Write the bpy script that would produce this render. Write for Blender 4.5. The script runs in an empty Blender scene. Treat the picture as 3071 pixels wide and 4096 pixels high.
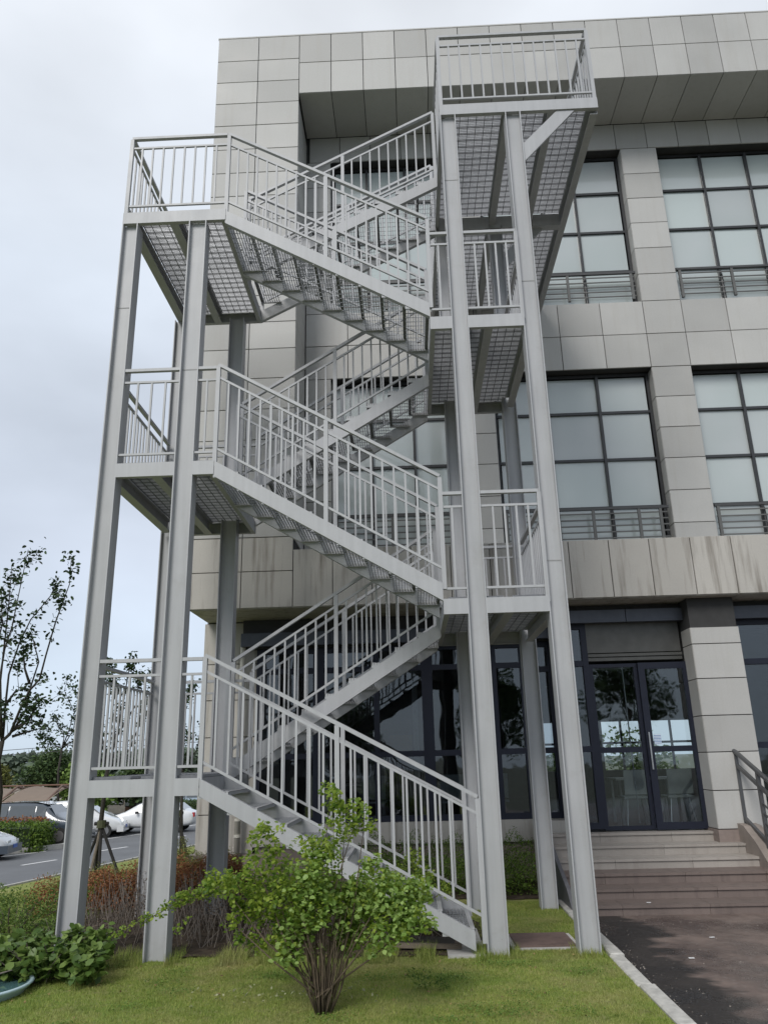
import bpy, math, random
import numpy as np
from mathutils import Vector, Matrix

SC = bpy.context.scene
COL = SC.collection
R = math.radians

# ------------------------------------------------------------------ camera
FPX, SENS = 3090.26, 4096.0
yaw, pit, roll = -0.0294, 0.3095, -0.0247
F = Vector((math.sin(yaw)*math.cos(pit), math.cos(yaw)*math.cos(pit), math.sin(pit)))
R0 = Vector((math.cos(yaw), -math.sin(yaw), 0)); U0 = R0.cross(F)
RR = math.cos(roll)*R0 + math.sin(roll)*U0
UU = -math.sin(roll)*R0 + math.cos(roll)*U0
cam = bpy.data.cameras.new('camera'); camo = bpy.data.objects.new('camera', cam); COL.objects.link(camo)
M = Matrix.Identity(4)
for i in range(3):
    M[i][0] = RR[i]; M[i][1] = UU[i]; M[i][2] = -F[i]
M[0][3], M[1][3], M[2][3] = 2.9416, -8.2574, 1.7463
camo.matrix_world = M
cam.sensor_fit = 'VERTICAL'; cam.sensor_height = 36.0
cam.lens = 36.0*FPX/SENS
cam.clip_start = 0.1; cam.clip_end = 2000
SC.camera = camo

# ------------------------------------------------------------------ world and sun (bright overcast)
W = bpy.data.worlds.new('World'); SC.world = W; W.use_nodes = True
nt = W.node_tree; nt.nodes.clear()
def wn(t): return nt.nodes.new(t)
out = wn('ShaderNodeOutputWorld'); bg = wn('ShaderNodeBackground'); bg.inputs['Strength'].default_value = 0.1
sky = wn('ShaderNodeTexSky'); sky.sky_type = 'NISHITA'; sky.sun_disc = False
SUN_EL, SUN_AZ = R(40), R(203)      # azimuth measured clockwise from +Y
sky.sun_elevation = SUN_EL; sky.sun_rotation = SUN_AZ
tc = wn('ShaderNodeTexCoord'); sep = wn('ShaderNodeSeparateXYZ')
nt.links.new(tc.outputs['Generated'], sep.inputs[0])
ramp = wn('ShaderNodeValToRGB')
nt.links.new(sep.outputs['Z'], ramp.inputs[0])
cr = ramp.color_ramp
cr.elements[0].position = 0.0; cr.elements[0].color = (0.70, 0.83, 0.98, 1)
cr.elements[1].position = 1.0; cr.elements[1].color = (1.05, 1.06, 1.08, 1)
e = cr.elements.new(0.25); e.color = (0.75, 0.825, 0.955, 1)
e = cr.elements.new(0.55); e.color = (0.82, 0.895, 1.0, 1)
mul = wn('ShaderNodeVectorMath'); mul.operation = 'SCALE'; mul.inputs['Scale'].default_value = 6.05
nt.links.new(ramp.outputs[0], mul.inputs[0])
noi = wn('ShaderNodeTexNoise'); noi.inputs['Scale'].default_value = 2.2; noi.inputs['Detail'].default_value = 5; noi.inputs['Roughness'].default_value = 0.45
mp = wn('ShaderNodeMapping'); mp.inputs['Scale'].default_value = (1, 1, 2.2)
nt.links.new(tc.outputs['Generated'], mp.inputs[0]); nt.links.new(mp.outputs[0], noi.inputs['Vector'])
mr = wn('ShaderNodeMapRange'); mr.inputs['From Min'].default_value = 0.3; mr.inputs['From Max'].default_value = 0.7
mr.inputs['To Min'].default_value = 0.80; mr.inputs['To Max'].default_value = 1.16
nt.links.new(noi.outputs['Fac'], mr.inputs['Value'])
mul2 = wn('ShaderNodeVectorMath'); mul2.operation = 'SCALE'
nt.links.new(mul.outputs[0], mul2.inputs[0]); nt.links.new(mr.outputs[0], mul2.inputs['Scale'])
mix = wn('ShaderNodeMix'); mix.data_type = 'RGBA'; mix.inputs['Factor'].default_value = 0.93
nt.links.new(sky.outputs[0], mix.inputs['A']); nt.links.new(mul2.outputs[0], mix.inputs['B'])
nt.links.new(mix.outputs['Result'], bg.inputs['Color']); nt.links.new(bg.outputs[0], out.inputs[0])

sd = bpy.data.lights.new('sun', 'SUN'); sd.energy = 1.5; sd.angle = R(24); sd.color = (1.0, 0.97, 0.93)
so = bpy.data.objects.new('sun', sd); COL.objects.link(so)
sdir = Vector((math.sin(SUN_AZ)*math.cos(SUN_EL), math.cos(SUN_AZ)*math.cos(SUN_EL), math.sin(SUN_EL)))
so.rotation_euler = sdir.to_track_quat('Z', 'Y').to_euler(); so.location = (0, -10, 25)

SC.view_settings.view_transform = 'Standard'; SC.view_settings.look = 'None'
SC.view_settings.exposure = 0.62; SC.view_settings.gamma = 1.0
SC.view_settings.use_curve_mapping = False
SC.render.engine = 'CYCLES'
SC.cycles.max_bounces = 8; SC.cycles.transparent_max_bounces = 12

# ------------------------------------------------------------------ material helpers
def new_mat(name):
    m = bpy.data.materials.new(name); m.use_nodes = True
    m.node_tree.nodes.clear(); return m
class NT:
    def __init__(s, name):
        s.m = new_mat(name); s.t = s.m.node_tree
        s.out = s.n('ShaderNodeOutputMaterial')
    def n(s, t, **kw):
        x = s.t.nodes.new(t)
        for k, v in kw.items(): setattr(x, k, v)
        return x
    def l(s, a, b): s.t.links.new(a, b)
    def coord(s, scale=(1, 1, 1), space='geo'):
        if space == 'geo':
            g = s.n('ShaderNodeNewGeometry'); o = g.outputs['Position']
        else:
            g = s.n('ShaderNodeTexCoord'); o = g.outputs['Object']
        mp = s.n('ShaderNodeMapping'); mp.inputs['Scale'].default_value = scale
        s.l(o, mp.inputs[0]); return mp.outputs[0]
    def noise(s, vec, scale, detail=4, rough=0.55):
        x = s.n('ShaderNodeTexNoise'); x.inputs['Scale'].default_value = scale
        x.inputs['Detail'].default_value = detail; x.inputs['Roughness'].default_value = rough
        s.l(vec, x.inputs['Vector']); return x.outputs['Fac']
    def rng(s, v, a, b, c, d):
        x = s.n('ShaderNodeMapRange'); s.l(v, x.inputs['Value'])
        x.inputs['From Min'].default_value = a; x.inputs['From Max'].default_value = b
        x.inputs['To Min'].default_value = c; x.inputs['To Max'].default_value = d
        return x.outputs[0]
    def mixc(s, f, a, b):
        x = s.n('ShaderNodeMix', data_type='RGBA')
        if isinstance(f, (int, float)): x.inputs['Factor'].default_value = f
        else: s.l(f, x.inputs['Factor'])
        for nm, v in (('A', a), ('B', b)):
            if isinstance(v, tuple): x.inputs[nm].default_value = (v[0], v[1], v[2], 1)
            else: s.l(v, x.inputs[nm])
        return x.outputs['Result']
    def scale(s, c, f):
        x = s.n('ShaderNodeVectorMath', operation='SCALE')
        if isinstance(c, tuple): x.inputs[0].default_value = c
        else: s.l(c, x.inputs[0])
        if isinstance(f, (int, float)): x.inputs['Scale'].default_value = f
        else: s.l(f, x.inputs['Scale'])
        return x.outputs[0]
    def bump(s, h, dist=0.01, strength=0.4):
        b = s.n('ShaderNodeBump'); b.inputs['Distance'].default_value = dist; b.inputs['Strength'].default_value = strength
        s.l(h, b.inputs['Height']); return b.outputs[0]
    def bsdf(s, col, rough=0.6, metal=0.0, normal=None, spec=0.5, coat=0.0):
        b = s.n('ShaderNodeBsdfPrincipled')
        if isinstance(col, tuple): b.inputs['Base Color'].default_value = (col[0], col[1], col[2], 1)
        else: s.l(col, b.inputs['Base Color'])
        if isinstance(rough, (int, float)): b.inputs['Roughness'].default_value = rough
        else: s.l(rough, b.inputs['Roughness'])
        b.inputs['Metallic'].default_value = metal
        b.inputs['Specular IOR Level'].default_value = spec
        b.inputs['Coat Weight'].default_value = coat
        if normal is not None: s.l(normal, b.inputs['Normal'])
        return b
    def fin(s, b):
        s.l(b.outputs[0], s.out.inputs[0]); return s.m
def objrand(t):
    return t.n('ShaderNodeObjectInfo').outputs['Random']

def simple(name, col, rough=0.6, metal=0.0, var=0.12, sc=6.0, spec=0.5, coat=0.0):
    t = NT(name); v = t.coord()
    n1 = t.noise(v, sc, 5)
    c = t.scale(col, t.rng(n1, 0.3, 0.7, 1-var, 1+var))
    return t.fin(t.bsdf(c, rough, metal, spec=spec, coat=coat))

def mk_stone(name, base, streak, var=0.05, warm=(0.30, 0.27, 0.22)):
    t = NT(name); v = t.coord()
    big = t.noise(v, 0.9, 3); fine = t.noise(v, 40, 3, 0.7)
    vs = t.coord((5.0, 5.0, 0.35)); st = t.noise(vs, 1.6, 5, 0.6)
    r = objrand(t)
    c = t.scale(base, t.rng(r, 0, 1, 1-var, 1+var))
    c = t.scale(c, t.rng(big, 0.3, 0.7, 0.93, 1.05))
    c = t.scale(c, t.rng(fine, 0.3, 0.7, 0.96, 1.04))
    if streak > 0:
        f = t.rng(st, 0.50, 0.72, 0.0, streak)
        c = t.mixc(f, c, warm)
    nrm = t.bump(fine, 0.002, 0.3)
    return t.fin(t.bsdf(c, t.rng(big, 0.3, 0.7, 0.45, 0.65), normal=nrm, spec=0.4))

def mk_paint(name, col):
    t = NT(name); v = t.coord()
    a = t.noise(v, 1.3, 4); vs = t.coord((7, 7, 0.5)); st = t.noise(vs, 2.0, 4)
    sp = t.noise(v, 60, 2)
    c = t.scale(col, t.rng(a, 0.3, 0.7, 0.94, 1.04))
    c = t.scale(c, t.rng(st, 0.35, 0.7, 1.03, 0.92))
    c = t.mixc(t.rng(sp, 0.68, 0.78, 0.0, 0.45), c, (0.17, 0.14, 0.11))
    d2 = t.noise(v, 3.5, 6, 0.7); c = t.mixc(t.rng(d2, 0.56, 0.75, 0.0, 0.22), c, (0.22, 0.205, 0.18))
    return t.fin(t.bsdf(c, t.rng(a, 0.3, 0.7, 0.38, 0.55), spec=0.45))

def mk_leaf(name, dark, light, trans=0.25, rough=0.5, patch=None):
    t = NT(name)
    at = t.n('ShaderNodeAttribute'); at.attribute_name = 'tint'
    v = t.coord(); n1 = t.noise(v, 5.0, 3)
    f = t.n('ShaderNodeMath', operation='MULTIPLY_ADD'); t.l(n1, f.inputs[0]); f.inputs[1].default_value = 0.6
    t.l(t.rng(at.outputs['Fac'], 0, 1, -0.2, 0.65), f.inputs[2])
    c = t.mixc(f.outputs[0], dark, light)
    if patch:
        pn = t.noise(v, 1.3, 5, 0.65); c = t.mixc(t.rng(pn, 0.50, 0.68, 0, 0.75), c, patch)
        pn2 = t.noise(t.coord((1, 1.6, 1)), 2.6, 4, 0.6); c = t.mixc(t.rng(pn2, 0.54, 0.72, 0, 0.6), c, (dark[0]*.6, dark[1]*.6, dark[2]*.6))
    b = t.bsdf(c, rough, spec=0.35)
    tr = t.n('ShaderNodeBsdfTranslucent'); t.l(c, tr.inputs[0])
    mx = t.n('ShaderNodeMixShader'); mx.inputs[0].default_value = trans
    t.l(b.outputs[0], mx.inputs[1]); t.l(tr.outputs[0], mx.inputs[2])
    return t.fin(mx)

def mk_glass(name, tint, rough=0.02, see=0.75):
    t = NT(name)
    tr = t.n('ShaderNodeBsdfTransparent'); tr.inputs[0].default_value = (tint[0], tint[1], tint[2], 1)
    gl = t.n('ShaderNodeBsdfGlossy'); gl.inputs['Roughness'].default_value = rough
    gl.inputs['Color'].default_value = (0.9, 0.93, 0.96, 1)
    fr = t.n('ShaderNodeFresnel'); fr.inputs['IOR'].default_value = 1.55
    v = t.coord(); n1 = t.noise(v, 1.5, 2)
    t.l(t.bump(n1, 0.04, 0.09), gl.inputs['Normal'])
    ad = t.n('ShaderNodeMath', operation='MULTIPLY_ADD'); t.l(fr.outputs[0], ad.inputs[0]); ad.inputs[1].default_value = 1.25; ad.inputs[2].default_value = 0.01
    mx = t.n('ShaderNodeMixShader'); t.l(ad.outputs[0], mx.inputs[0])
    t.l(tr.outputs[0], mx.inputs[1]); t.l(gl.outputs[0], mx.inputs[2])
    return t.fin(mx)

def mk_frosted(name):
    t = NT(name); v = t.coord()
    n1 = t.noise(v, 0.6, 2); r = objrand(t)
    c = t.mixc(t.rng(n1, 0.35, 0.65, 0, 1), (0.41, 0.455, 0.45), (0.47, 0.50, 0.505))
    c = t.mixc(t.rng(r, 0, 1, 0, 0.7), c, (0.40, 0.455, 0.445)); c = t.scale(c, t.rng(r, 0, 1, 0.86, 1.10))
    n2 = t.noise(v, 1.1, 2)
    return t.fin(t.bsdf(c, 0.10, normal=t.bump(n2, 0.03, 0.12), spec=0.7, coat=0.6))

PAINT = mk_paint('light_grey_gloss_paint', (0.385, 0.390, 0.402))
GALV = simple('galvanised_grating', (0.33, 0.34, 0.36), 0.45, 0.35, 0.2, 30)
GALVD = simple('shade_toned_crossbar_metal', (0.15, 0.155, 0.165), 0.5, 0.3, 0.2, 30)  # darker copy of the grating metal, its tone stands in for shadow gaps
STONE = mk_stone('grey_granite_cladding', (0.41, 0.405, 0.388), 0.16, 0.115)
STONE_W = mk_stone('weathered_granite_cladding', (0.42, 0.40, 0.365), 0.8, 0.08, (0.15, 0.13, 0.105))
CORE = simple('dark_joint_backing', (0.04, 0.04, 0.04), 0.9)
FRAME = simple('dark_bronze_frame', (0.035, 0.036, 0.038), 0.4, 0.2)
FRAME_B = simple('navy_aluminium_frame', (0.016, 0.019, 0.032), 0.45, 0.0, 0.08, 6, .25)
FASCIA = simple('slate_blue_metal_fascia', (0.07, 0.078, 0.098), 0.45, 0.2)
FROST = mk_frosted('frosted_green_grey_glass')
GLASS = mk_glass('clear_dark_glass', (0.62, 0.66, 0.68))
GLASS_D = mk_glass('clear_door_glass', (0.82, 0.86, 0.86))
RAILM = simple('window_rail_grey', (0.10, 0.10, 0.095), 0.45)
RAILD = simple('window_rail_dark', (0.05, 0.05, 0.05), 0.4)
STEEL = simple('dark_grey_handrail_paint', (0.09, 0.092, 0.095), 0.38, 0.3)

# ------------------------------------------------------------------ mesh helpers
class MB:
    def __init__(s): s.v = []; s.f = []; s.smooth = False
    def box(s, x0, x1, y0, y1, z0, z1):
        b = len(s.v)
        s.v += [(x0,y0,z0),(x1,y0,z0),(x1,y1,z0),(x0,y1,z0),(x0,y0,z1),(x1,y0,z1),(x1,y1,z1),(x0,y1,z1)]
        s.f += [tuple(b+i for i in q) for q in ((0,3,2,1),(4,5,6,7),(0,1,5,4),(1,2,6,5),(2,3,7,6),(3,0,4,7))]
        return s
    def bar(s, p, q, w, h, up=(0,0,1)):
        p = Vector(p); q = Vector(q); d = (q-p).normalized(); u = Vector(up)
        if abs(d.dot(u)) > 0.99: u = Vector((0,1,0))
        sd = d.cross(u).normalized(); u = sd.cross(d).normalized()
        b = len(s.v)
        for c in (p, q):
            for a, e2 in ((-1,-1),(1,-1),(1,1),(-1,1)):
                s.v.append(tuple(c + sd*(a*w/2) + u*(e2*h/2)))
        s.f += [tuple(b+i for i in t) for t in ((0,1,2,3),(7,6,5,4),(0,4,5,1),(1,5,6,2),(2,6,7,3),(3,7,4,0))]
        return s
    def tube(s, pts, rad, n=8, caps=True):
        pts = [Vector(p) for p in pts]
        rs = rad if isinstance(rad, (list, tuple)) else [rad]*len(pts)
        b0 = len(s.v); prev = None
        for i, p in enumerate(pts):
            d = (pts[min(i+1, len(pts)-1)] - pts[max(i-1, 0)]).normalized()
            if prev is None:
                a = d.orthogonal().normalized()
            else:
                a = (prev - d*prev.dot(d)).normalized()
            prev = a; c = d.cross(a)
            for k in range(n):
                t = 2*math.pi*k/n
                s.v.append(tuple(p + (a*math.cos(t)+c*math.sin(t))*rs[i]))
        for i in range(len(pts)-1):
            for k in range(n):
                k2 = (k+1) % n
                s.f.append((b0+i*n+k, b0+i*n+k2, b0+(i+1)*n+k2, b0+(i+1)*n+k))
        if caps:
            s.f.append(tuple(b0+k for k in reversed(range(n))))
            s.f.append(tuple(b0+(len(pts)-1)*n+k for k in range(n)))
        return s
    def prism(s, poly, axis, a0, a1):
        b = len(s.v); n = len(poly)
        for a in (a0, a1):
            for (u, w) in poly:
                s.v.append({'x': (a, u, w), 'y': (u, a, w), 'z': (u, w, a)}[axis])
        s.f.append(tuple(b+i for i in range(n))); s.f.append(tuple(b+n+i for i in reversed(range(n))))
        for i in range(n):
            j = (i+1) % n; s.f.append((b+j, b+i, b+n+i, b+n+j))
        return s
    def panel(s, w, h, d, c=0.004):
        # chamfered facing panel in local coords: x 0..w, z 0..h, front at y=0, back at y=d
        b = len(s.v)
        s.v += [(0,c,0),(w,c,0),(w,c,h),(0,c,h),(c,0,c),(w-c,0,c),(w-c,0,h-c),(c,0,h-c),(0,d,0),(w,d,0),(w,d,h),(0,d,h)]
        s.f += [tuple(b+i for i in q) for q in ((4,5,6,7),(0,1,5,4),(1,2,6,5),(2,3,7,6),(3,0,4,7),(8,9,1,0),(9,10,2,1),(10,11,3,2),(11,8,0,3),(11,10,9,8))]
        return s
    def mesh(s, name):
        m = bpy.data.meshes.new(name); m.from_pydata(s.v, [], s.f); m.update()
        if s.smooth:
            m.polygons.foreach_set('use_smooth', [True]*len(m.polygons))
        return m
    def build(s, name, mat, parent=None, fixn=True):
        m = s.mesh(name)
        if fixn:
            import bmesh
            bm = bmesh.new(); bm.from_mesh(m); bmesh.ops.recalc_face_normals(bm, faces=bm.faces); bm.to_mesh(m); bm.free()
        m.materials.append(mat)
        return link(name, m, parent)
def link(name, data, parent=None, loc=None):
    o = bpy.data.objects.new(name, data); COL.objects.link(o)
    if parent is not None: o.parent = parent
    if loc is not None: o.location = loc
    return o
def tag(o, label=None, cat=None, group=None, kind=None):
    if label: o['label'] = label
    if cat: o['category'] = cat
    if group: o['group'] = group
    if kind: o['kind'] = kind
    return o
def thing(name, label, cat, loc=(0,0,0), rz=0, group=None):
    o = link(name, None, None, loc); o.rotation_euler = (0, 0, rz)
    return tag(o, label, cat, group)
PCACHE = {}
def shared(key, maker, mat):
    if key not in PCACHE:
        m = maker().mesh(key[0]); m.materials.append(mat); PCACHE[key] = m
    return PCACHE[key]

def rot_basis(n, rng, up=0.0):
    """random orthonormal frames (N,3,3): axis 0 = leaf length, 1 = leaf width, 2 = normal"""
    a = rng.normal(size=(n, 3)); a[:, 2] = a[:, 2]*0.6
    a /= np.linalg.norm(a, axis=1)[:, None]
    nrm = rng.normal(size=(n, 3)); nrm[:, 2] = np.abs(nrm[:, 2])+up
    w = np.cross(nrm, a); w /= np.linalg.norm(w, axis=1)[:, None]
    return a, w, np.cross(a, w)
def leaf_mesh(name, cen, size, mat, parent, rng, ratio=0.6, up=0.6, round_=False, kind='stuff', jitter=0.35):
    n = len(cen); cen = np.asarray(cen, float)
    a, w, nn = rot_basis(n, rng, up)
    sz = size*(1+jitter*rng.uniform(-1, 1, n)); L = sz[:, None]; Wd = (sz*ratio)[:, None]
    if round_:
        pts = [cen, cen+a*L*.25+w*Wd*.45+nn*L*.06, cen+a*L*.7+w*Wd*.42+nn*L*.04, cen+a*L-nn*L*.08, cen+a*L*.7-w*Wd*.42+nn*L*.04, cen+a*L*.25-w*Wd*.45+nn*L*.06]
        base = np.array([[0,1,2,3],[0,3,4,5]]); k = 6
    else:
        pts = [cen, cen+a*L*.45+w*Wd*.5+nn*L*.08, cen+a*L, cen+a*L*.45-w*Wd*.5+nn*L*.08]
        base = np.array([[0,1,2],[0,2,3]]); k = 4
    V = np.stack(pts, 1).reshape(-1, 3)
    idx = (np.arange(n)[:, None, None]*k + base[None]).reshape(-1, base.shape[1])
    return raw_mesh(name, V, idx, np.repeat(rng.uniform(0, 1, n), k), mat, parent, kind)
def raw_mesh(name, V, idx, tint, mat, parent, kind):
    m = bpy.data.meshes.new(name)
    nf, c = idx.shape
    m.vertices.add(len(V)); m.vertices.foreach_set('co', V.astype(np.float32).ravel())
    m.loops.add(nf*c); m.loops.foreach_set('vertex_index', idx.astype(np.int32).ravel())
    m.polygons.add(nf); m.polygons.foreach_set('loop_start', (np.arange(nf)*c).astype(np.int32))
    m.update(calc_edges=True)
    if tint is not None:
        at = m.attributes.new('tint', 'FLOAT', 'POINT'); at.data.foreach_set('value', tint.astype(np.float32))
    m.materials.append(mat)
    o = link(name, m, parent)
    if kind: o['kind'] = kind
    return o
def blob_points(blobs, n, rng, shell=0.5):
    w = np.array([b[3]**2.2 for b in blobs]); w /= w.sum()
    ids = rng.choice(len(blobs), n, p=w)
    B = np.array(blobs)[ids]
    d = rng.normal(size=(n, 3)); d /= np.linalg.norm(d, axis=1)[:, None]
    r = rng.uniform(0, 1, n)**(1/3.0)
    r = np.where(rng.uniform(0, 1, n) < shell, 0.75+0.35*rng.uniform(0, 1, n), r)
    # lumpy outline
    lump = 0.82+0.25*np.sin(d[:, 0]*5+B[:, 0]*9)*np.sin(d[:, 2]*6+B[:, 2]*7)
    return B[:, :3] + d*(B[:, 3]*r*lump)[:, None]

# ================================================================== GROUND
def edge_d(x, y): return (x+8.9)*(-.97)+(y-15.4)*.24
def gz(x, y):
    t = min(1.0, max(0.0, 1+edge_d(x, y)/10.5)); t = t*t*(3-2*t)*0.35+t*0.65
    return -0.06 - 1.44*t
def mk_lawn():
    t = NT('lawn_turf'); v = t.coord()
    a = t.noise(v, 1.1, 5, 0.6); b = t.noise(v, 9, 5, 0.6); c3 = t.noise(v, 45, 3)
    c = t.mixc(t.rng(a, 0.35, 0.65, 0, 1), (0.12, 0.20, 0.03), (0.28, 0.28, 0.085))
    c = t.mixc(t.rng(b, 0.4, 0.75, 0, 0.7), c, (0.24, 0.21, 0.12))
    c = t.mixc(t.rng(c3, 0.5, 0.8, 0, 0.4), c, (0.06, 0.11, 0.02))
    return t.fin(t.bsdf(c, 0.9, normal=t.bump(c3, 0.03, 0.7), spec=0.15))
LAWN = mk_lawn()
mb = MB(); nx, ny = 60, 90
XS = np.linspace(-14, 4.70, nx); YS = np.linspace(-14, 32, ny)
rr = np.random.default_rng(3)
for j, y in enumerate(YS):
    xe = -8.9 + (y-15.4)*.24/.97      # road edge
    for i in range(nx):
        x = xe + (4.70-xe)*i/(nx-1)
        mb.v.append((x, y, gz(x, y)))
for j in range(ny-1):
    for i in range(nx-1):
        a = j*nx+i; mb.f.append((a, a+1, a+nx+1, a+nx))
mb.smooth = True
lawn = tag(mb.build('lawn', LAWN, fixn=False), 'green mown lawn under and in front of the steel stairs', kind='structure')

t = NT('distant_ground'); v = t.coord(); n1 = t.noise(v, .05, 3)
GROUND = t.fin(t.bsdf(t.mixc(n1, (0.10, 0.10, 0.09), (0.09, 0.11, 0.06)), 0.9))
mb = MB(); mb.v = [(-700,-300,-1.56),(700,-300,-1.56),(700,1200,-1.56),(-700,1200,-1.56)]; mb.f = [(0,1,2,3)]
tag(mb.build('ground', GROUND, fixn=False), kind='structure')

def mk_asphalt():
    t = NT('asphalt_road'); v = t.coord(); a = t.noise(v, 60, 3); b = t.noise(v, .7, 4)
    c = t.scale((0.115, 0.12, 0.128), t.rng(a, 0.3, 0.7, 0.85, 1.15)); c = t.scale(c, t.rng(b, 0.3, 0.7, 0.85, 1.12))
    return t.fin(t.bsdf(c, 0.75, normal=t.bump(a, .004, .4)))
ASPH = mk_asphalt()
WHITE = simple('white_road_paint', (0.62, 0.62, 0.62), 0.6, var=0.15, sc=20)
mb = MB(); mb.v = [(-60,-30,-1.5),(-8.9+(-30-15.4)*.2474,-30,-1.5),(-8.9+(75-15.4)*.2474,75,-1.5),(-60,75,-1.5)]; mb.f = [(0,1,2,3)]
tag(mb.build('road', ASPH, fixn=False), kind='structure')
def strip(name, pts, w, z, mat):
    o = None
    mb = MB()
    for (a, b) in pts:
        a = Vector((a[0], a[1], z)); b = Vector((b[0], b[1], z)); d = (b-a).normalized(); s = Vector((d.y, -d.x, 0))*w/2
        k = len(mb.v); mb.v += [tuple(a-s), tuple(a+s), tuple(b+s), tuple(b-s)]; mb.f.append((k, k+1, k+2, k+3))
    return mb
strip('road_markings', [((-10.9,20.8),(-10.3,22.25)),((-9.77,24.97),(-9.15,26.4)),((-8.6,29),(-8.0,31)),((-12.1,17.9),(-11.5,19.4)),
    ((-12.1,28.8),(-10.3,33.4)),((-13.3,23.3),(-12.1,25.3)),((-9.8,36.2),(-9.2,38.0)),((-12.0,43.5),(-11.0,44.6))], 0.14, -1.495, WHITE)
mb = strip('road_markings', [((-10.9,20.8),(-10.3,22.25)),((-9.77,24.97),(-9.15,26.4)),((-8.6,29),(-8.0,31)),((-12.1,17.9),(-11.5,19.4)),
    ((-12.1,28.8),(-10.3,33.4)),((-13.3,23.3),(-12.1,25.3)),((-9.8,36.2),(-9.2,38.0)),((-12.0,43.5),(-11.0,44.6))], 0.16, -1.495, WHITE)
tag(mb.build('road_marking', WHITE, fixn=False), kind='structure')
# pale edging between lawn and road
CONC = simple('pale_concrete', (0.40, 0.39, 0.37), 0.8, var=0.18, sc=12)
kb = thing('lawn_kerb', 'thin white concrete edging between the lawn and the car park road', 'kerb')
k0 = None
for i in range(14):
    y0 = 6+i*2.0; y1 = y0+1.985
    x0 = -8.9+(y0-15.4)*.2474; x1 = -8.9+(y1-15.4)*.2474
    mb = MB(); mb.bar((x0-.05,y0,-1.49),(x1-.05,y1,-1.49),.10,.08); mb.build('kerb_stone', CONC, kb)

# ---- paved forecourt to the right
def mk_pave():
    t = NT('wet_brown_paving'); v = t.coord()
    a = t.noise(v, 1.6, 6, 0.65); b = t.noise(v, 14, 5, 0.65)
    v2 = t.coord((1, 2.4, 1)); s2 = t.noise(v2, 1.0, 4, 0.6)
    c = t.mixc(t.rng(a, 0.35, 0.65, 0, 1), (0.065, 0.048, 0.044), (0.19, 0.145, 0.125))
    c = t.mixc(t.rng(b, 0.55, 0.8, 0, 0.6), c, (0.26, 0.23, 0.21))
    # black stain running diagonally beside the kerb (moss and dirt), edge broken by noise
    g = t.n('ShaderNodeNewGeometry'); sp = t.n('ShaderNodeSeparateXYZ'); t.l(g.outputs['Position'], sp.inputs[0])
    m1 = t.n('ShaderNodeMath', operation='MULTIPLY_ADD'); t.l(s2, m1.inputs[0]); m1.inputs[1].default_value = 1.5; m1.inputs[2].default_value = -0.75
    m2 = t.n('ShaderNodeMath', operation='ADD'); t.l(sp.outputs['X'], m2.inputs[0]); t.l(m1.outputs[0], m2.inputs[1])
    f = t.rng(m2.outputs[0], 5.42, 5.62, 0.9, 0.0)
    c = t.mixc(f, c, (0.018, 0.017, 0.016))
    nrm = t.bump(b, 0.012, 0.5)
    return t.fin(t.bsdf(c, t.rng(a, 0.38, 0.62, 0.16, 0.62), normal=nrm))
PAVE = mk_pave()
mb = MB(); mb.v = [(4.70,-14,-.125),(16,-14,-.125),(16,9,-.125),(4.70,9,-.125)]; mb.f = [(0,1,2,3)]
tag(mb.build('forecourt_paving', PAVE, fixn=False), kind='structure')
kb = thing('forecourt_kerb', 'pale stone kerb between the lawn and the brown wet forecourt', 'kerb')
KST = simple('pale_kerb_stone', (0.42, 0.41, 0.38), 0.8, var=0.2, sc=14)
rk = random.Random(5)
y = -6.0
while y < 2.1:
    L = 0.98
    mb = MB(); mb.panel(0.13, L, 0.2, 0.012)
    # rotate panel so its face is on top
    mb.v = [(vx, vz, -vy) for (vx, vy, vz) in mb.v]
    o = mb.build('kerb_stone', KST, kb); o.location = (4.70+rk.uniform(-.012,.012), y, -0.035+rk.uniform(-.01,.008)); o.rotation_euler = (rk.uniform(-.008,.008), rk.uniform(-.02,.02), rk.uniform(-.012,.012))
    y += L+0.012

# ---- bare soil under the stairs
def mk_soil():
    t = NT('dark_soil'); v = t.coord(); a = t.noise(v, 6, 6, .7); b = t.noise(v, 40, 4)
    c = t.mixc(t.rng(a, .35, .65, 0, 1), (0.025, 0.02, 0.015), (0.08, 0.062, 0.045))
    return t.fin(t.bsdf(c, 0.95, normal=t.bump(a, 0.06, .8), spec=.1))
SOIL = mk_soil()
def soil(name, pts, z):
    mb = MB(); n = len(pts); st = .1 if max(p[0] for p in pts)-min(p[0] for p in pts) > 2 else .035
    def inside(x, y):
        c = False; j = n-1
        for i in range(n):
            if (pts[i][1] > y) != (pts[j][1] > y) and x < (pts[j][0]-pts[i][0])*(y-pts[i][1])/(pts[j][1]-pts[i][1])+pts[i][0]: c = not c
            j = i
        return c
    X0 = min(p[0] for p in pts); Y0 = min(p[1] for p in pts); nx_ = int((max(p[0] for p in pts)-X0)/st)+2; ny_ = int((max(p[1] for p in pts)-Y0)/st)+2
    hz_ = {}; rz_ = random.Random(2)
    for i in range(nx_):
        for j in range(ny_):
            if inside(X0+(i+.5)*st, Y0+(j+.5)*st):
                q = []
                for (a, b) in ((i, j), (i+1, j), (i+1, j+1), (i, j+1)):
                    if (a, b) not in hz_:
                        x_, y_ = X0+a*st+rz_.uniform(-.3,.3)*st, Y0+b*st+rz_.uniform(-.3,.3)*st
                        hz_[(a, b)] = len(mb.v); mb.v.append((x_, y_, gz(x_, y_)+z*.4+rz_.uniform(0, .012)))
                    q.append(hz_[(a, b)])
                mb.f.append(tuple(q))
    return tag(mb.build(name, SOIL, fixn=False), kind='structure')
rs = random.Random(8)
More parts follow.
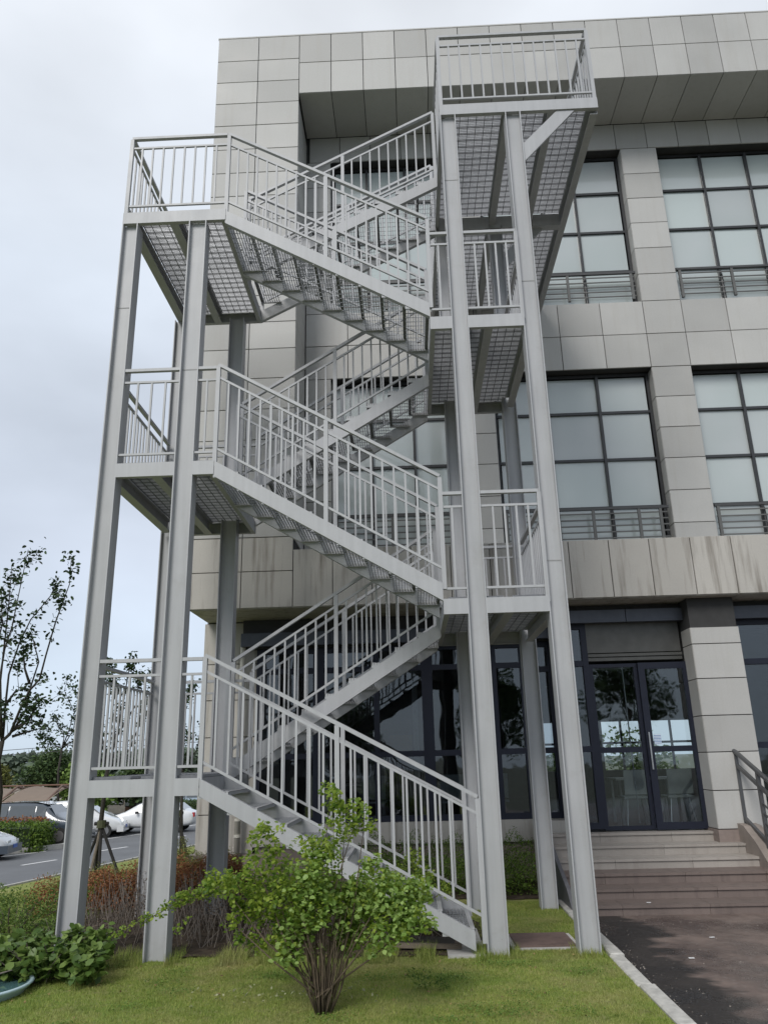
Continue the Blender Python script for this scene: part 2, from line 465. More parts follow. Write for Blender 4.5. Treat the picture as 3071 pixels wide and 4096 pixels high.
def ring(cx, cy, rx, ry, n=36, j=.12):
    return [(cx+math.cos(2*math.pi*i/n)*rx*(1+rs.uniform(-j, j)), cy+math.sin(2*math.pi*i/n)*ry*(1+rs.uniform(-j, j))) for i in range(n)]
soil('soil_bed', [(-1.2,.3),(-.2,.05),(.8,.15),(2.0,.1),(3.3,.05),(3.55,.6),(3.6,1.6),(3.3,2.4),(3.4,3.2),(4.6,3.0),(4.7,4.2),(4.7,4.9),(-.4,4.9),(-1.6,4.6),(-1.9,3),(-1.7,1.6)], .012)

# ---- brown access cover beside the right front columns
COVER = simple('rusty_brown_slab', (0.115, 0.078, 0.068), 0.7, var=0.25, sc=9)
cv = thing('access_cover', 'rusty brown access cover on the lawn between the right hand stair columns', 'manhole cover', (4.17,.58,-.06), R(1))
MB().box(-.29,.29,-.28,.28,0.0,.035).build('cover_plate', COVER, cv)
MB().box(-.34,-.29,-.33,.33,-.02,.015).box(.29,.34,-.33,.33,-.02,.015).box(-.29,.29,-.33,-.28,-.02,.015).box(-.29,.29,.28,.33,-.02,.015).build('cover_rim', CONC, cv)
cv2 = thing('drain_cover', 'low dark drain cover on the soil under the first stair flight', 'manhole cover', (3.02,.50,-.06), R(-8))
MB().box(-.33,.33,-.2,.2,0,.05).build('cover_plate', simple('black_iron',(.04,.035,.03),.6), cv2)
MB().bar((-.35,-.22,.05),(.36,-.22,.05),.05,.04).bar((.32,-.22,.06),(.30,.2,.06),.06,.04).build('cover_rim', simple('weathered_wood',(.16,.13,.10),.8), cv2)

# ================================================================== STEEL STAIRCASE
ST = thing('steel_staircase', 'tall grey painted steel switchback fire stair standing in front of the office building', 'staircase', (2.0, 1.2, 0))
SX, SY = -2.0, -1.2
class SM(MB):     # mesh in world coordinates under ST (parent offset removed)
    def sbuild(s, name, mat, parent=None, **kw):
        s.v = [(a+SX, b+SY, c) for (a, b, c) in s.v]
        return s.build(name, mat, ST if parent is None else parent, **kw)
L = [0, 1.6077, 3.3812, 5.0871, 6.863, 8.5874, 10.1077]
BH = 0.168
DEP = 2.5
COLS = [(-.5875,-.3873),(.2809,.5052),(3.5758,3.7815),(4.4426,4.6468)]
def hcol(x0, x1, y0, z0, z1, name='column'):
    m = SM(); d = 0.20; tf = .013; tw = .010; ym = y0+d/2
    m.box(x0, x0+tf, y0, y0+d, z0, z1); m.box(x1-tf, x1, y0, y0+d, z0, z1)
    m.box(x0+tf, x1-tf, ym-tw/2-.03, ym+tw/2-.03, z0, z1)
    o = m.sbuild(name, PAINT)
    # end plate, bolted base plate and splice bead
    p = SM(); p.box(x0-.04, x1+.04, y0-.04, y0+d+.04, z0-.01, z0+.012)
    p.v = [(a+SX, b+SY, c) for (a, b, c) in p.v]; p.build('base_plate', PAINT, o)
    return o
tops = [L[5]-BH, L[5]-BH, L[6]-BH, L[6]-BH]
for (x0, x1), zt in zip(COLS, tops):
    hcol(x0, x1, 0.0, -0.08, zt)
for (x0, x1), zt in zip(COLS, tops):
    hcol(x0, x1, DEP-.2, -0.2, zt)
# weld seams on the front columns
for (x0, x1), zz in ((COLS[1], 6.30), (COLS[2], 8.92), (COLS[3], 7.35), (COLS[3], 3.78), (COLS[0], 7.2)):
    m = SM(); m.box(x0+.013, x1-.013, .061, .066, zz, zz+.012); m.sbuild('weld_seam', simple('weld', (.30,.30,.30), .6))
def channel_x(m, x0, x1, y, z1, h=BH, face=-1, fl=.06):
    # channel along x; face -1: web in front (at y), flanges pointing to +y ; +1 the reverse
    if face < 0:
        m.box(x0, x1, y, y+.008, z1-h, z1); m.box(x0, x1, y+.008, y+fl, z1-.01, z1); m.box(x0, x1, y+.008, y+fl, z1-h, z1-h+.01)
    else:
        m.box(x0, x1, y-.008, y, z1-h, z1); m.box(x0, x1, y-fl, y-.008, z1-.01, z1); m.box(x0, x1, y-fl, y-.008, z1-h, z1-h+.01)
def ibeam_y(m, xc, y0, y1, z1, h=BH, w=.10):
    m.box(xc-.005, xc+.005, y0, y1, z1-h+.01, z1-.01); m.box(xc-w/2, xc+w/2, y0, y1, z1-h, z1-h+.01); m.box(xc-w/2, xc+w/2, y0, y1, z1-.01, z1)
def grating_x(x0, x1, y0, y1, z, parent=None, name='deck_grating'):
    """bearing bars run along x, cross rods along y"""
    m = SM(); gr = SM()
    n = int((y1-y0)/.030)
    for i in range(n+1):
        y = y0+(y1-y0)*i/n
        (gr if i % 4 == 0 else m).box(x0, x1, y-.0025, y+.0025, z-.030-(.004 if i % 4 == 0 else 0), z-.002)
    k = max(2, int((x1-x0)/.10))
    for i in range(k+1):
        x = x0+(x1-x0)*i/k
        gr.box(x-.0035, x+.0035, y0, y1, z-.033, z-.024)
    m.box(x0-.003, x0, y0, y1, z-.030, z-.001); m.box(x1, x1+.003, y0, y1, z-.030, z-.001)
    o = m.sbuild(name, GALV, parent, fixn=False); o['kind'] = 'stuff'
    q = gr.sbuild('cross_bar', GALVD, parent, fixn=False); q['kind'] = 'stuff'; return o
def landing_left(z, x0=-.375, xs=-.375):
    m = SM(); segs = []
    top = abs(z-L[5]) < .01
    if top: channel_x(m, -.5875, .7488, 0.0, z)
    else:
        channel_x(m, -.3873, .2809, 0.0, z); channel_x(m, .5052, .7488, 0.0, z)
    m.sbuild('front_beam', PAINT)
    m = SM()
    if top: channel_x(m, -.5875, .7488, DEP, z, face=1)
    else: channel_x(m, -.3873, .2809, DEP, z, face=1); channel_x(m, .5052, .7488, DEP, z, face=1)
    m.sbuild('back_beam', PAINT)
    y0, y1 = (.062, DEP-.062) if top else (.2, DEP-.2)
    m = SM(); ibeam_y(m, -.49, y0, y1, z, w=.12); m.sbuild('side_beam', PAINT)
    m = SM(); ibeam_y(m, .07, .062, DEP-.062, z, w=.11); m.sbuild('deck_joist', PAINT)
    m = SM(); m.box(.741, .7488, .062, DEP-.062, z-BH, z); m.box(.69, .741, .062, DEP-.062, z-BH, z-BH+.01); m.box(.69,.741,.062,DEP-.062,z-.01,z); m.sbuild('side_beam', PAINT)
    grating_x(-.42, .012, .07, DEP-.07, z+.032); grating_x(.13, .738, .07, DEP-.07, z+.032)
for k in (1, 3, 5): landing_left(L[k])
def landing_right(z):
    m = SM(); channel_x(m, 3.317, 3.5758, 0, z); channel_x(m, 3.7815, 4.4426, 0, z); m.sbuild('front_beam', PAINT)
    m = SM(); channel_x(m, 3.317, 3.5758, DEP, z, face=1); channel_x(m, 3.7815, 4.4426, DEP, z, face=1); m.sbuild('back_beam', PAINT)
    m = SM(); m.box(3.317, 3.325, .062, DEP-.062, z-BH, z); m.box(3.325,3.375,.062,DEP-.062,z-BH,z-BH+.01); m.box(3.325,3.375,.062,DEP-.062,z-.01,z); m.sbuild('side_beam', PAINT)
    m = SM(); ibeam_y(m, 4.02, .062, DEP-.062, z); m.sbuild('deck_joist', PAINT)
    m = SM(); ibeam_y(m, 4.545, .2, DEP-.2, z); m.sbuild('side_beam', PAINT)
    grating_x(3.38, 3.965, .07, DEP-.07, z+.032); grating_x(4.075, 4.49, .07, DEP-.07, z+.032)
for k in (2, 4): landing_right(L[k])
# top walkway reaching back to the building
z = L[6]; YE = 4.99; XW = 3.5758; XR = 5.6789
m = SM(); channel_x(m, XW, XR, 0, z); m.sbuild('front_beam', PAINT)
m = SM(); m.box(XW, XW+.008, .062, YE, z-BH, z); m.box(XW+.008, XW+.06, .062, YE, z-BH, z-BH+.01); m.box(XW+.008, XW+.06, .062, YE, z-.01, z); m.sbuild('side_beam', PAINT)
m = SM(); m.box(XR-.008, XR, .062, YE, z-BH-.05, z); m.box(XR-.10, XR-.008, .062, YE, z-BH-.05, z-BH-.04); m.box(XR-.1, XR-.008, .062, YE, z-.01, z); m.sbuild('side_beam', PAINT)
for xc in (4.49, 5.07):
    m = SM(); ibeam_y(m, xc, .062, YE, z); m.sbuild('deck_joist', PAINT)
m = SM(); m.box(XW+.06, XR-.1, DEP-.2, DEP-.19, z-BH-.06, z-.01); m.box(XW+.06, XR-.1, DEP-.19, DEP-.08, z-BH-.06, z-BH-.05); m.sbuild('cross_beam', PAINT)
for a, b in ((XW+.065, 4.435), (4.545, 5.015), (5.125, XR-.105)):
    grating_x(a, b, .07, DEP-.21, z+.032); grating_x(a, b, DEP-.07, YE-.02, z+.032)
for yy in (.02, DEP-.13):
    m = SM(); m.bar((4.64, yy+.02, 9.26), (5.27, yy+.02, 9.955), .03, .165, up=(0,1,0)) if False else m.prism([(4.647,9.14),(4.647,9.42),(5.13,9.935),(5.37,9.935)], 'y', yy, yy+.03)
    m.sbuild('diagonal_brace', PAINT)

# flights: stringers and treads
def tread(x0, x1, y0, y1, z, first_up):
    """grating tread, bearing bars along y, solid nosing plates"""
    m = SM(); n = 9
    for i in range(1, n):
        x = x0+(x1-x0)*i/n
        m.box(x-.0022, x+.0022, y0, y1, z-.028, z)
    for i in range(1, 11):
        y = y0+(y1-y0)*i/11
        m.box(x0, x1, y-.003, y+.003, z-.008, z+.0005)
    o = m.sbuild('tread', GALV, fixn=False)
    m = MB(); xa, xb = (x1-.006, x1) if first_up < 0 else (x0, x0+.006)
    xc, xd = (x1-.045, x1) if first_up < 0 else (x0, x0+.045)
    m.box(xa+SX, xb+SX, y0+SY, y1+SY, z-.034, z+.0015); m.box(xc+SX, xd+SX, y0+SY, y1+SY, z-.003, z+.003)
    xe = (x0, x0+.006) if first_up < 0 else (x1-.006, x1)
    m.box(x0+SX, x1+SX, y0+SY, y0+.004+SY, z-.06, z-.001); m.box(x0+SX, x1+SX, y1-.03+SY, y1+SY, z-.052, z-.046); m.box(x0+SX, x1+SX, y1-.004+SY, y1+SY, z-.046, z-.001)
    m.build('nosing', PAINT, o)
def stringer(xa, za, xb, zb, y, side, th=.185):
    """top edge from (xa,za) to (xb,zb); web at y, flanges towards side"""
    m = SM()
    s = .008*side
    y0, y1 = sorted((y, y+s))
    m.prism([(xa, za-th), (xb, zb-th), (xb, zb), (xa, za)], 'y', y0, y1)
    f0, f1 = sorted((y+s, y+side*.065))
    m.prism([(xa, za-.012), (xb, zb-.012), (xb, zb), (xa, za)], 'y', f0, f1)
    m.prism([(xa, za-th), (xb, zb-th), (xb, zb-th+.012), (xa, za-th+.012)], 'y', f0, f1)
    m.sbuild('stringer', PAINT)
def railing(P0, P1, nb, mids=(.5,), ends=(True, True), htop=1.27, hmid=1.09, hlow=.17, drop0=None, drop1=None, name='railing', stuff=False):
    """P0,P1: points on the stringer or deck edge line"""
    P0 = Vector(P0); P1 = Vector(P1); zz = Vector((0, 0, 1))
    o3 = Vector((SX, SY, 0))
    m = MB()
    A0, A1 = P0+o3, P1+o3
    m.bar(A0+zz*(htop-.018), A1+zz*(htop-.018), .05, .036)
    top = m.build(name, PAINT, ST)
    MB().bar(A0+zz*hmid, A1+zz*hmid, .026, .026).build('rail', PAINT, top)
    MB().bar(A0+zz*hlow, A1+zz*hlow, .026, .026).build('rail', PAINT, top)
    fr = list(mids)
    if ends[0]: fr = [0.0]+fr
    if ends[1]: fr = fr+[1.0]
    for f in fr:
        p = A0.lerp(A1, f); MB().box(p.x-.024, p.x+.024, p.y-.024, p.y+.024, p.z-.06, p.z+htop-.036).build('post', PAINT, top)
    st = MB()
    cuts = sorted(set([0.0]+list(mids)+[1.0]))
    for a, b in zip(cuts[:-1], cuts[1:]):
        n = max(1, round(nb*(b-a)))
        for i in range(1, n+1):
            p = A0.lerp(A1, a+(b-a)*i/(n+1))
            if stuff: st.box(p.x-.011, p.x+.011, p.y-.011, p.y+.011, p.z+hlow+.013, p.z+hmid-.013)
            else:
                h = hmid-hlow-.026
                me = shared(('baluster', round(h, 3)), lambda: MB().box(-.011,.011,-.011,.011,0,h), PAINT)
                link('baluster', me, top, (p.x, p.y, p.z+hlow+.013))
    if stuff:
        b = st.build('baluster', PAINT, top, fixn=False); b['kind'] = 'stuff'
    return top
XA, XB = .755, 3.317
# (x a, z a, x b, z b, n treads, level top, level bottom)
fronts = [(XA, 8.55, XB, 7.06, L[5], L[4]), (XA, 5.08, XB, 3.55, L[3], L[2]), (XA, 1.60, 3.47, .16, L[1], 0.0)]
for i, (xa, za, xb, zb, zu, zl) in enumerate(fronts):
    th = .19 if i < 2 else .17
    stringer(xa, za, xb, zb, 0.0, 1, th); stringer(xa, za, xb, zb, 1.10, 1, th)
    n = 9; g = (xb-xa)/n; r = (zu-zl)/(n+1)
    for k in range(1, n+1):
        x0 = xa+(k-1)*g
        tread(x0-.012, x0+g, .010, 1.098, zu-k*r+.02, -1)
    ex, ez = (.02, 0) if i < 2 else (.09, -.045)
    railing((xa-.005, .03, za), (xb+ex, .03, zb+ez), 18, stuff=False)
    railing((xa-.005, 1.12, za), (xb+.02, 1.12, zb), 18, stuff=(i == 1))
backs = [(XA, 1.72, XB, 3.33, L[1], L[2]), (XA, 5.20, XB, 6.77, L[3], L[4]), (XA, 8.58, XW, 10.05, L[5], L[6])]
for i, (xa, za, xb, zb, zl, zu) in enumerate(backs):
    stringer(xa, za, xb, zb, 1.27, 1); stringer(xa, za, xb, zb, 2.40, 1)
    n = 9; g = (xb-xa)/n; r = (zu-zl)/(n+1)
    for k in range(1, n+1):
        x0 = xa+(k-1)*g
        tread(x0, x0+g+.012, 1.28, 2.398, zl+k*r+.02, 1)
    railing((xa+.01, 1.30, za), (xb-.02, 1.30, zb), 18, htop=1.24, hmid=1.06)
    railing((xa+.01, 2.43, za), (xb-.02, 2.43, zb), 18, htop=1.24, hmid=1.06, stuff=(i == 1))
# landing guard rails
H = dict(htop=1.2255, hmid=1.05, hlow=.115)
railing((-.56, .03, L[5]), (.725, .03, L[5]), 8, mids=(), ends=(True, False), **H)
for k in (1, 3):
    railing((-.385, .03, L[k]), (.28, .03, L[k]), 3, mids=(), ends=(False, False), **H)
    railing((.507, .03, L[k]), (.725, .03, L[k]), 1, mids=(), ends=(False, False), **H)
for k in (1, 3, 5):
    y0, y1 = (.055, 2.44) if k == 5 else (.2, 2.3)
    railing((-.555, y0, L[k]), (-.555, y1, L[k]), 17, mids=(), ends=(False, k == 5), stuff=(k != 1), **H)
    railing((-.385, 2.45, L[k]), (.74, 2.45, L[k]), 8, mids=(), ends=(False, False), stuff=(k != 1), **H)
for k in (2, 4):
    railing((3.345, .03, L[k]), (3.575, .03, L[k]), 1, mids=(), ends=(False, False), **H)
    railing((3.785, .03, L[k]), (4.44, .03, L[k]), 4, mids=(), ends=(False, True), **H)
    railing((4.545, .2, L[k]), (4.545, 2.3, L[k]), 16, mids=(), ends=(False, False), stuff=True, **H)
    railing((3.79, 2.45, L[k]), (4.44, 2.45, L[k]), 4, mids=(), ends=(False, False), stuff=True, **H)
railing((XW+.024, .03, L[6]), (XR-.028, .03, L[6]), 13, mids=(), ends=(True, True), **H)
railing((XR-.03, .055, L[6]), (XR-.03, 4.95, L[6]), 38, mids=(.33,.66), ends=(False, True), stuff=True, **H)
railing((XW+.024, .055, L[6]), (XW+.024, 1.22, L[6]), 8, mids=(), ends=(False, False), stuff=True, **H)
railing((XW+.024, 2.5, L[6]), (XW+.024, 4.95, L[6]), 18, mids=(.5,), ends=(True, True), stuff=True, **H)
# concrete pad at the stair foot
MB().box(3.2+SX,3.56+SX,-.02+SY,1.2+SY,-.10,-.035).build('foot_pad', CONC, ST)

# ================================================================== OFFICE BUILDING
BD = thing('office_building', 'grey stone clad office building with recessed window bays behind the steel stair', 'building', (5, 3.8, 0))
BX, BY = -5.0, -3.8
class BM(MB):
    def bb(s, name, mat, parent=None, kind=None, fixn=True):
        s.v = [(a+BX, b+BY, c) for (a, b, c) in s.v]
        o = s.build(name, mat, BD if parent is None else parent, fixn=fixn)
        if kind: o['kind'] = kind
        return o
YO, YI, YG = 3.8, 5.0, 5.25
XE = 14.0; XL = -.56; ZT = 15.92; ZB0 = 4.075; YBK = 15.0
J = .012
rp = random.Random(11)
def facing(x0, x1, z0, z1, y, mat, name='stone_panel'):
    w = round(x1-x0-J, 3); h = round(z1-z0-J, 3)
    if w < .02 or h < .02: return
    me = shared((name, w, h, mat.name), lambda: MB().panel(w, h, .028), mat)
    o = link(name, me, BD, (x0+J/2+BX, y+BY+rp.uniform(-.0015, .0015), z0+J/2)); return o
def side_facing(x, y0, y1, z0, z1, mat, sgn, name='return_panel'):
    """panel on a face whose normal is sgn*x"""
    w = round(y1-y0-J, 3); h = round(z1-z0-J, 3)
    me = shared((name, w, h, mat.name), lambda: MB().panel(w, h, .022), mat)
    o = link(name, me, BD, (x+BX, (y0+J/2 if sgn > 0 else y1-J/2)+BY, z0+J/2)); o.rotation_euler = (0, 0, R(90) if sgn > 0 else R(-90)); return o
def soffit_facing(x0, x1, y0, y1, z, mat, name='soffit_panel'):
    w = round(x1-x0-J, 3); h = round(y1-y0-J, 3)
    me = shared((name, w, h, mat.name), lambda: MB().panel(w, h, .022), mat)
    o = link(name, me, BD, (x0+J/2+BX, y1-J/2+BY, z)); o.rotation_euler = (R(90), 0, 0); return o
# --- structural cores (dark, just behind the stone faces)
PB = .03
m = BM(); m.box(XL+.02, 1.10-.02, YO+PB, YI+.6, ZB0+.02, ZT-.02)              # left pier
m.box(1.08, XE, YO+PB, YI+.02, 14.44, ZT-.02)                                  # top fascia
m.box(1.08, XE, YO+PB, YI+.30, ZB0+.02, 4.99)                                  # lower band
m.bb('wall_core', CORE)
m = BM(); m.box(1.08, XE, YI+PB, YI+.6, 13.80, 14.46); m.box(1.08, XE, YI+PB, YI+.6, 8.71, 10.09); m.bb('wall_core', CORE)
m = BM(); m.box(XL+.02, XE, YI+.6, YBK, ZB0+.02, ZT-.05); m.bb('building_block', simple('plain_render', (.35,.35,.33), .8))
m = BM(); m.box(XL-.01, XE, YO-.005, YI+1, ZT, ZT+.03); m.bb('roof_coping', STONE)
# --- top fascia
fx = [1.10+.6435*i for i in range(0, 21)]
for a, b in zip(fx[:-1], fx[1:]):
    facing(a, b, 15.20, ZT, YO, STONE); facing(a, b, 14.42, 15.20, YO, STONE)
    soffit_facing(a, b, YO+.005, YI, 14.42, STONE)
    facing(a+.06, b+.06, 13.78, 14.42, YI, STONE)
# --- left pier
zj = [ZB0, 4.67, 5.24, 5.82, 6.40, 6.97, 7.54, 8.13, 8.71, 9.25, 9.80, 10.35, 10.90, 11.45, 12.0, 12.54, 13.10, 13.68, 14.23, 14.77, 15.32, ZT]
for a, b in zip(zj[:-1], zj[1:]):
    mt = STONE if a > 5.2 else STONE_W
    facing(XL, .267, a, b, YO, mt); facing(.267, 1.10, a, b, YO, mt)
    side_facing(XL, YO, YI+.3, a, b, mt, -1)
    if a > 5.2 and b < 14.5: side_facing(1.10, YO+.005, YI, a, b, STONE, 1)
# --- lower weathered band
lx = [1.10, 1.74, 2.37, 3.0, 3.63, 4.26, 4.89, 5.52, 6.16, 6.80, 7.45, 8.09, 8.73, 9.37, 10.0, 10.65, 11.3, 11.95, 12.6, 13.25, 14.0]
for a, b in zip(lx[:-1], lx[1:]):
    facing(a, b, ZB0, 5.02, YO, STONE_W)
m = BM(); m.box(1.10, XE, YO+.004, YI+.22, 5.0, 5.015); m.bb('ledge', STONE_W)
# --- sill band between the window rows
sx = [1.11, 1.93, 2.75, 3.57, 4.39, 5.20, 6.02, 6.84, 7.67, 8.41, 9.26, 10.1, 10.95, 11.8, 12.65, 13.5]
for a, b in zip(sx[:-1], sx[1:]):
    facing(a, b, 9.40, 10.12, YI, STONE); facing(a, b, 8.69, 9.40, YI, STONE)
# --- piers between windows
def pier(x0, x1, zs, mat=STONE):
    m = BM(); m.box(x0+.02, x1-.02, YI+PB, YI+.6, zs[0]-.1, zs[-1]); m.bb('wall_core', CORE)
    for a, b in zip(zs[:-1], zs[1:]):
        facing(x0, x1, a, b, YI, mat)
        side_facing(x1, YI+.005, YG+.02, a, b, mat, 1); side_facing(x0, YI+.005, YG+.02, a, b, mat, -1)
up = [10.12, 10.73, 11.33, 11.93, 12.53, 13.14, 13.78]; lo = [5.015, 5.61, 6.22, 6.84, 7.45, 8.07, 8.69]
pier(7.67, 8.41, up); pier(7.67, 8.41, lo)
pier(11.6, 12.34, up); pier(11.6, 12.34, lo)
pier(1.11, 1.60, up); pier(1.11, 1.60, lo)
pier(3.93, 4.67, up); pier(3.93, 4.67, lo)
# --- upper windows
def window(x0, x1, z0, z1, mull, trans, rail_top, thick=.05, frame_x0=None):
    w = BM(); t = thick
    w.box(x0, x1, YG-.01, YG+.07, z1-.06, z1); w.box(x0, x1, YG-.01, YG+.07, z0, z0+.05)
    w.box(x0, x0+.06, YG-.01, YG+.07, z0+.05, z1-.06); w.box(x1-.06, x1, YG-.01, YG+.07, z0+.05, z1-.06)
    fr = w.bb('window', FRAME)
    xs = [x0+.06]+mull+[x1-.06]; zs = [z0+.05]+trans+[z1-.06]
    for x in mull:
        q = BM(); q.box(x-t/2, x+t/2, YG-.045, YG+.06, z0+.05, z1-.06); q.bb('mullion', FRAME, fr)
    for zz in trans:
        q = BM(); q.box(x0+.06, x1-.06, YG-.02, YG+.055, zz-t/2, zz+t/2); q.bb('transom', FRAME, fr)
    for a, b in zip(xs[:-1], xs[1:]):
        for c, d in zip(zs[:-1], zs[1:]):
            me = shared(('pane', round(b-a-t, 3), round(d-c-t, 3)), lambda: MB().box(0, b-a-t, 0, .01, 0, d-c-t), FROST)
            p = link('pane', me, fr, (a+t/2+BX, YG+.02+BY, c+t/2)); p.rotation_euler = (rp.uniform(-.007,.007), 0, rp.uniform(-.007,.007))
    return fr
TU, TL = [10.97, 11.91, 12.87], [6.0, 6.93, 7.88]
for (x0, x1, mu) in ((1.60, 3.93, [2.35, 3.15]), (4.67, 7.67, [5.70, 6.67]), (8.41, 11.6, [9.36, 10.3]), (12.34, 14.0, [13.2])):
    window(x0, x1, 10.12, 13.78, mu, TU, 10.83); window(x0, x1, 5.015, 8.69, mu, TL, 5.93)
# thick vertical posts behind the glass line of the wide bays
# --- window guard rails
def guard(x0, x1, zt, zb, posts):
    m = BM(); m.box(x0, x1, 5.03, 5.08, zt-.045, zt); o = m.bb('window_guard', RAILD)
    for p in posts: 
        q = BM(); q.box(p-.025, p+.025, 5.035, 5.075, zb, zt-.045); q.bb('post', RAILM, o)
    for i in range(5):
        zz = zb+.08+(zt-zb-.16)*i/4.3
        q = BM(); q.box(x0+.02, x1-.02, 5.047, 5.063, zz-.011, zz+.011); q.bb('bar', RAILM, o)
guard(4.70, 7.63, 5.95, 5.30, [4.75, 5.45, 6.29, 7.10, 7.48]); guard(8.44, 11.57, 5.95, 5.30, [8.50, 9.5, 10.5, 11.5]); guard(1.63, 3.90, 5.95, 5.30, [1.7, 2.7, 3.8])
guard(4.70, 7.63, 10.83, 10.20, [4.75, 5.45, 6.29, 7.54]); guard(8.44, 11.57, 10.86, 10.20, [8.50, 9.51, 10.5, 11.5]); guard(1.63, 3.90, 10.83, 10.20, [1.7, 2.7, 3.8])
for x, zt in ((5.70, 5.93), (6.67, 5.93), (6.67, 10.81), (9.36, 5.93), (9.36, 10.81), (10.3, 10.81)):
    m = BM(); m.tube([(x, YG-.06, zt-.03), (x, YG-.06, zt-.60)], .03, 8); m.bb('mullion_foot', FRAME)
# --- underside of the overhang and ground floor
m = BM(); m.box(XL+.01, XE, YO+.03, YI+.7, ZB0-.005, ZB0+.015); m.bb('soffit', STONE_W)
for i in range(4):
    a = 0
ZF = .60     # ground floor level
m = BM(); m.box(5.30, 6.43, 4.30, 4.42, 3.77, 3.97); m.bb('metal_fascia', FASCIA)
for a, b in ((6.442, 7.80), (7.812, 9.4), (9.412, 11), (11.012, 13.9)):
    m = BM(); m.box(a, b, 4.30, 4.42, 3.77, 3.97); m.bb('metal_fascia', FASCIA)
for a, b in ((.1, 1.6), (1.612, 3.1), (3.112, 4.5), (4.512, 5.29)):
    m = BM(); m.box(a, b, 4.70, 4.80, 3.60, 3.82); m.bb('metal_fascia', FASCIA)
m = BM(); m.box(.1, 5.32, 4.86, 5.0, 3.58, ZB0-.01); m.box(5.32, XE, 4.44, 4.6, 3.79, ZB0-.01); m.bb('header_wall', simple('dark_header', (.03,.03,.032), .7))
# left stone end of the ground floor
GW = [.36, .95, 1.55, 2.15, 2.75, 3.35, ZB0-.02]
m = BM(); m.box(-.57, .30, 5.03, 5.6, .10, ZB0-.006); m.bb('wall_core', CORE)
for a, b in zip(GW[:-1], GW[1:]):
    facing(-.60, .33, a, b, 5.0, STONE_W); side_facing(-.60, 5.0, 5.6, a, b, STONE_W, -1)
PINK = simple('pinkish_plinth_stone', (.23, .185, .165), .7, var=.15, sc=10)
m = BM(); m.box(-.70, .40, 4.92, 5.6, .02, .36); m.bb('plinth', PINK)
m = BM(); m.box(.40, 4.85, 4.93, 5.3, -.2, .46); m.bb('plinth', PINK)
for a in [.34+.75*i for i in range(6)]:
    m = BM(); m.box(a, a+.738, 4.88, 5.25, .47, .79); m.bb('sill_stone', STONE_W)
m = BM(); m.box(4.85, 5.28, 4.5, 5.2, -.1, .79); m.bb('plinth', STONE_W)
# ground floor glazing
def glazed(x0, x1, y, z0, z1, mull, trans, name='window', tw=.09, extra=None):
    w = BM(); w.box(x0, x1, y, y+.1, z1-tw, z1); w.box(x0, x1, y, y+.1, z0, z0+tw)
    w.box(x0, x0+tw, y, y+.1, z0+tw, z1-tw); w.box(x1-tw, x1, y, y+.1, z0+tw, z1-tw)
    fr = w.bb(name, FRAME_B)
    for x in mull:
        q = BM(); q.box(x-tw/2, x+tw/2, y-.004, y+.1, z0+tw, z1-tw); q.bb('mullion', FRAME_B, fr)
    for zz in trans:
        q = BM(); q.box(x0+tw, x1-tw, y+.003, y+.095, zz-tw/2, zz+tw/2); q.bb('transom', FRAME_B, fr)
    xs = [x0+tw]+mull+[x1-tw]; zs = [z0+tw]+trans+[z1-tw]
    for i, (a, b) in enumerate(zip(xs[:-1], xs[1:])):
        for j, (c, d) in enumerate(zip(zs[:-1], zs[1:])):
            q = MB(); q.box(0, b-a, 0, .008, 0, d-c); o = q.build('pane', GLASS, fr); o.location = (a+BX, y+.045+BY, c); o.rotation_euler = (rp.uniform(-.006,.006), 0, rp.uniform(-.008,.008))
    return fr
glazed(.33, 1.38, 4.95, .79, 3.58, [], [1.82, 3.2])
glazed(1.38, 3.20, 4.95, .79, 3.58, [2.35], [1.82, 3.2])
glazed(3.20, 4.85, 4.95, .79, 3.58, [3.80, 4.32], [1.82, 3.2])
glazed(4.85, 5.32, 4.95, .79, 3.58, [], [1.82, 3.12])
glazed(5.32, 5.80, 4.45, .66, 3.78, [], [1.82, 3.14])
m = BM(); m.box(5.28, 5.32, 4.45, 5.05, .6, 3.78); m.bb('return_frame', FRAME_B)
# roller shutter box over the door
SH = simple('grey_shutter_metal', (.085,.085,.08), .5, .3)
m = BM(); m.box(5.80, 7.30, 4.47, 4.6, 3.30, 3.78); m.box(5.80, 7.30, 4.44, 4.6, 3.235, 3.28); m.box(5.80, 7.30, 4.46, 4.6, 3.17, 3.225); m.bb('shutter_box', SH)
# doors
def door_leaf(x0, x1, y, name, tw=.10, label=None):
    w = BM(); z0, z1 = .64, 3.12
    w.box(x0, x1, y, y+.06, z1-tw, z1); w.box(x0, x1, y, y+.06, z0, z0+tw); w.box(x0, x0+tw, y, y+.06, z0+tw, z1-tw); w.box(x1-tw, x1, y, y+.06, z0+tw, z1-tw)
    w.box(x0+tw, x1-tw, y+.004, y+.056, 1.755, 1.84)
    o = w.bb(name, FRAME_B)
    for a, b in ((z0+tw, 1.755), (1.84, z1-tw)):
        q = MB(); q.box(0, x1-x0-2*tw, 0, .008, 0, b-a); p = q.build('pane', GLASS_D, o); p.location = (x0+tw+BX, y+.026+BY, a)
    return o
dl = door_leaf(6.56, 7.36, 4.40, 'door')
dl['label'] = 'closed right hand glass door leaf in navy frame'
q = BM(); q.box(6.585, 6.605, 4.35, 4.37, 1.50, 2.05); q.box(6.588,6.602,4.37,4.40,1.52,1.54); q.box(6.588,6.602,4.37,4.40,2.01,2.03); q.bb('handle', simple('brushed_steel',(.5,.5,.5),.3,.9), dl)
dl2 = door_leaf(5.80, 6.56, 4.47, 'door', tw=.055)
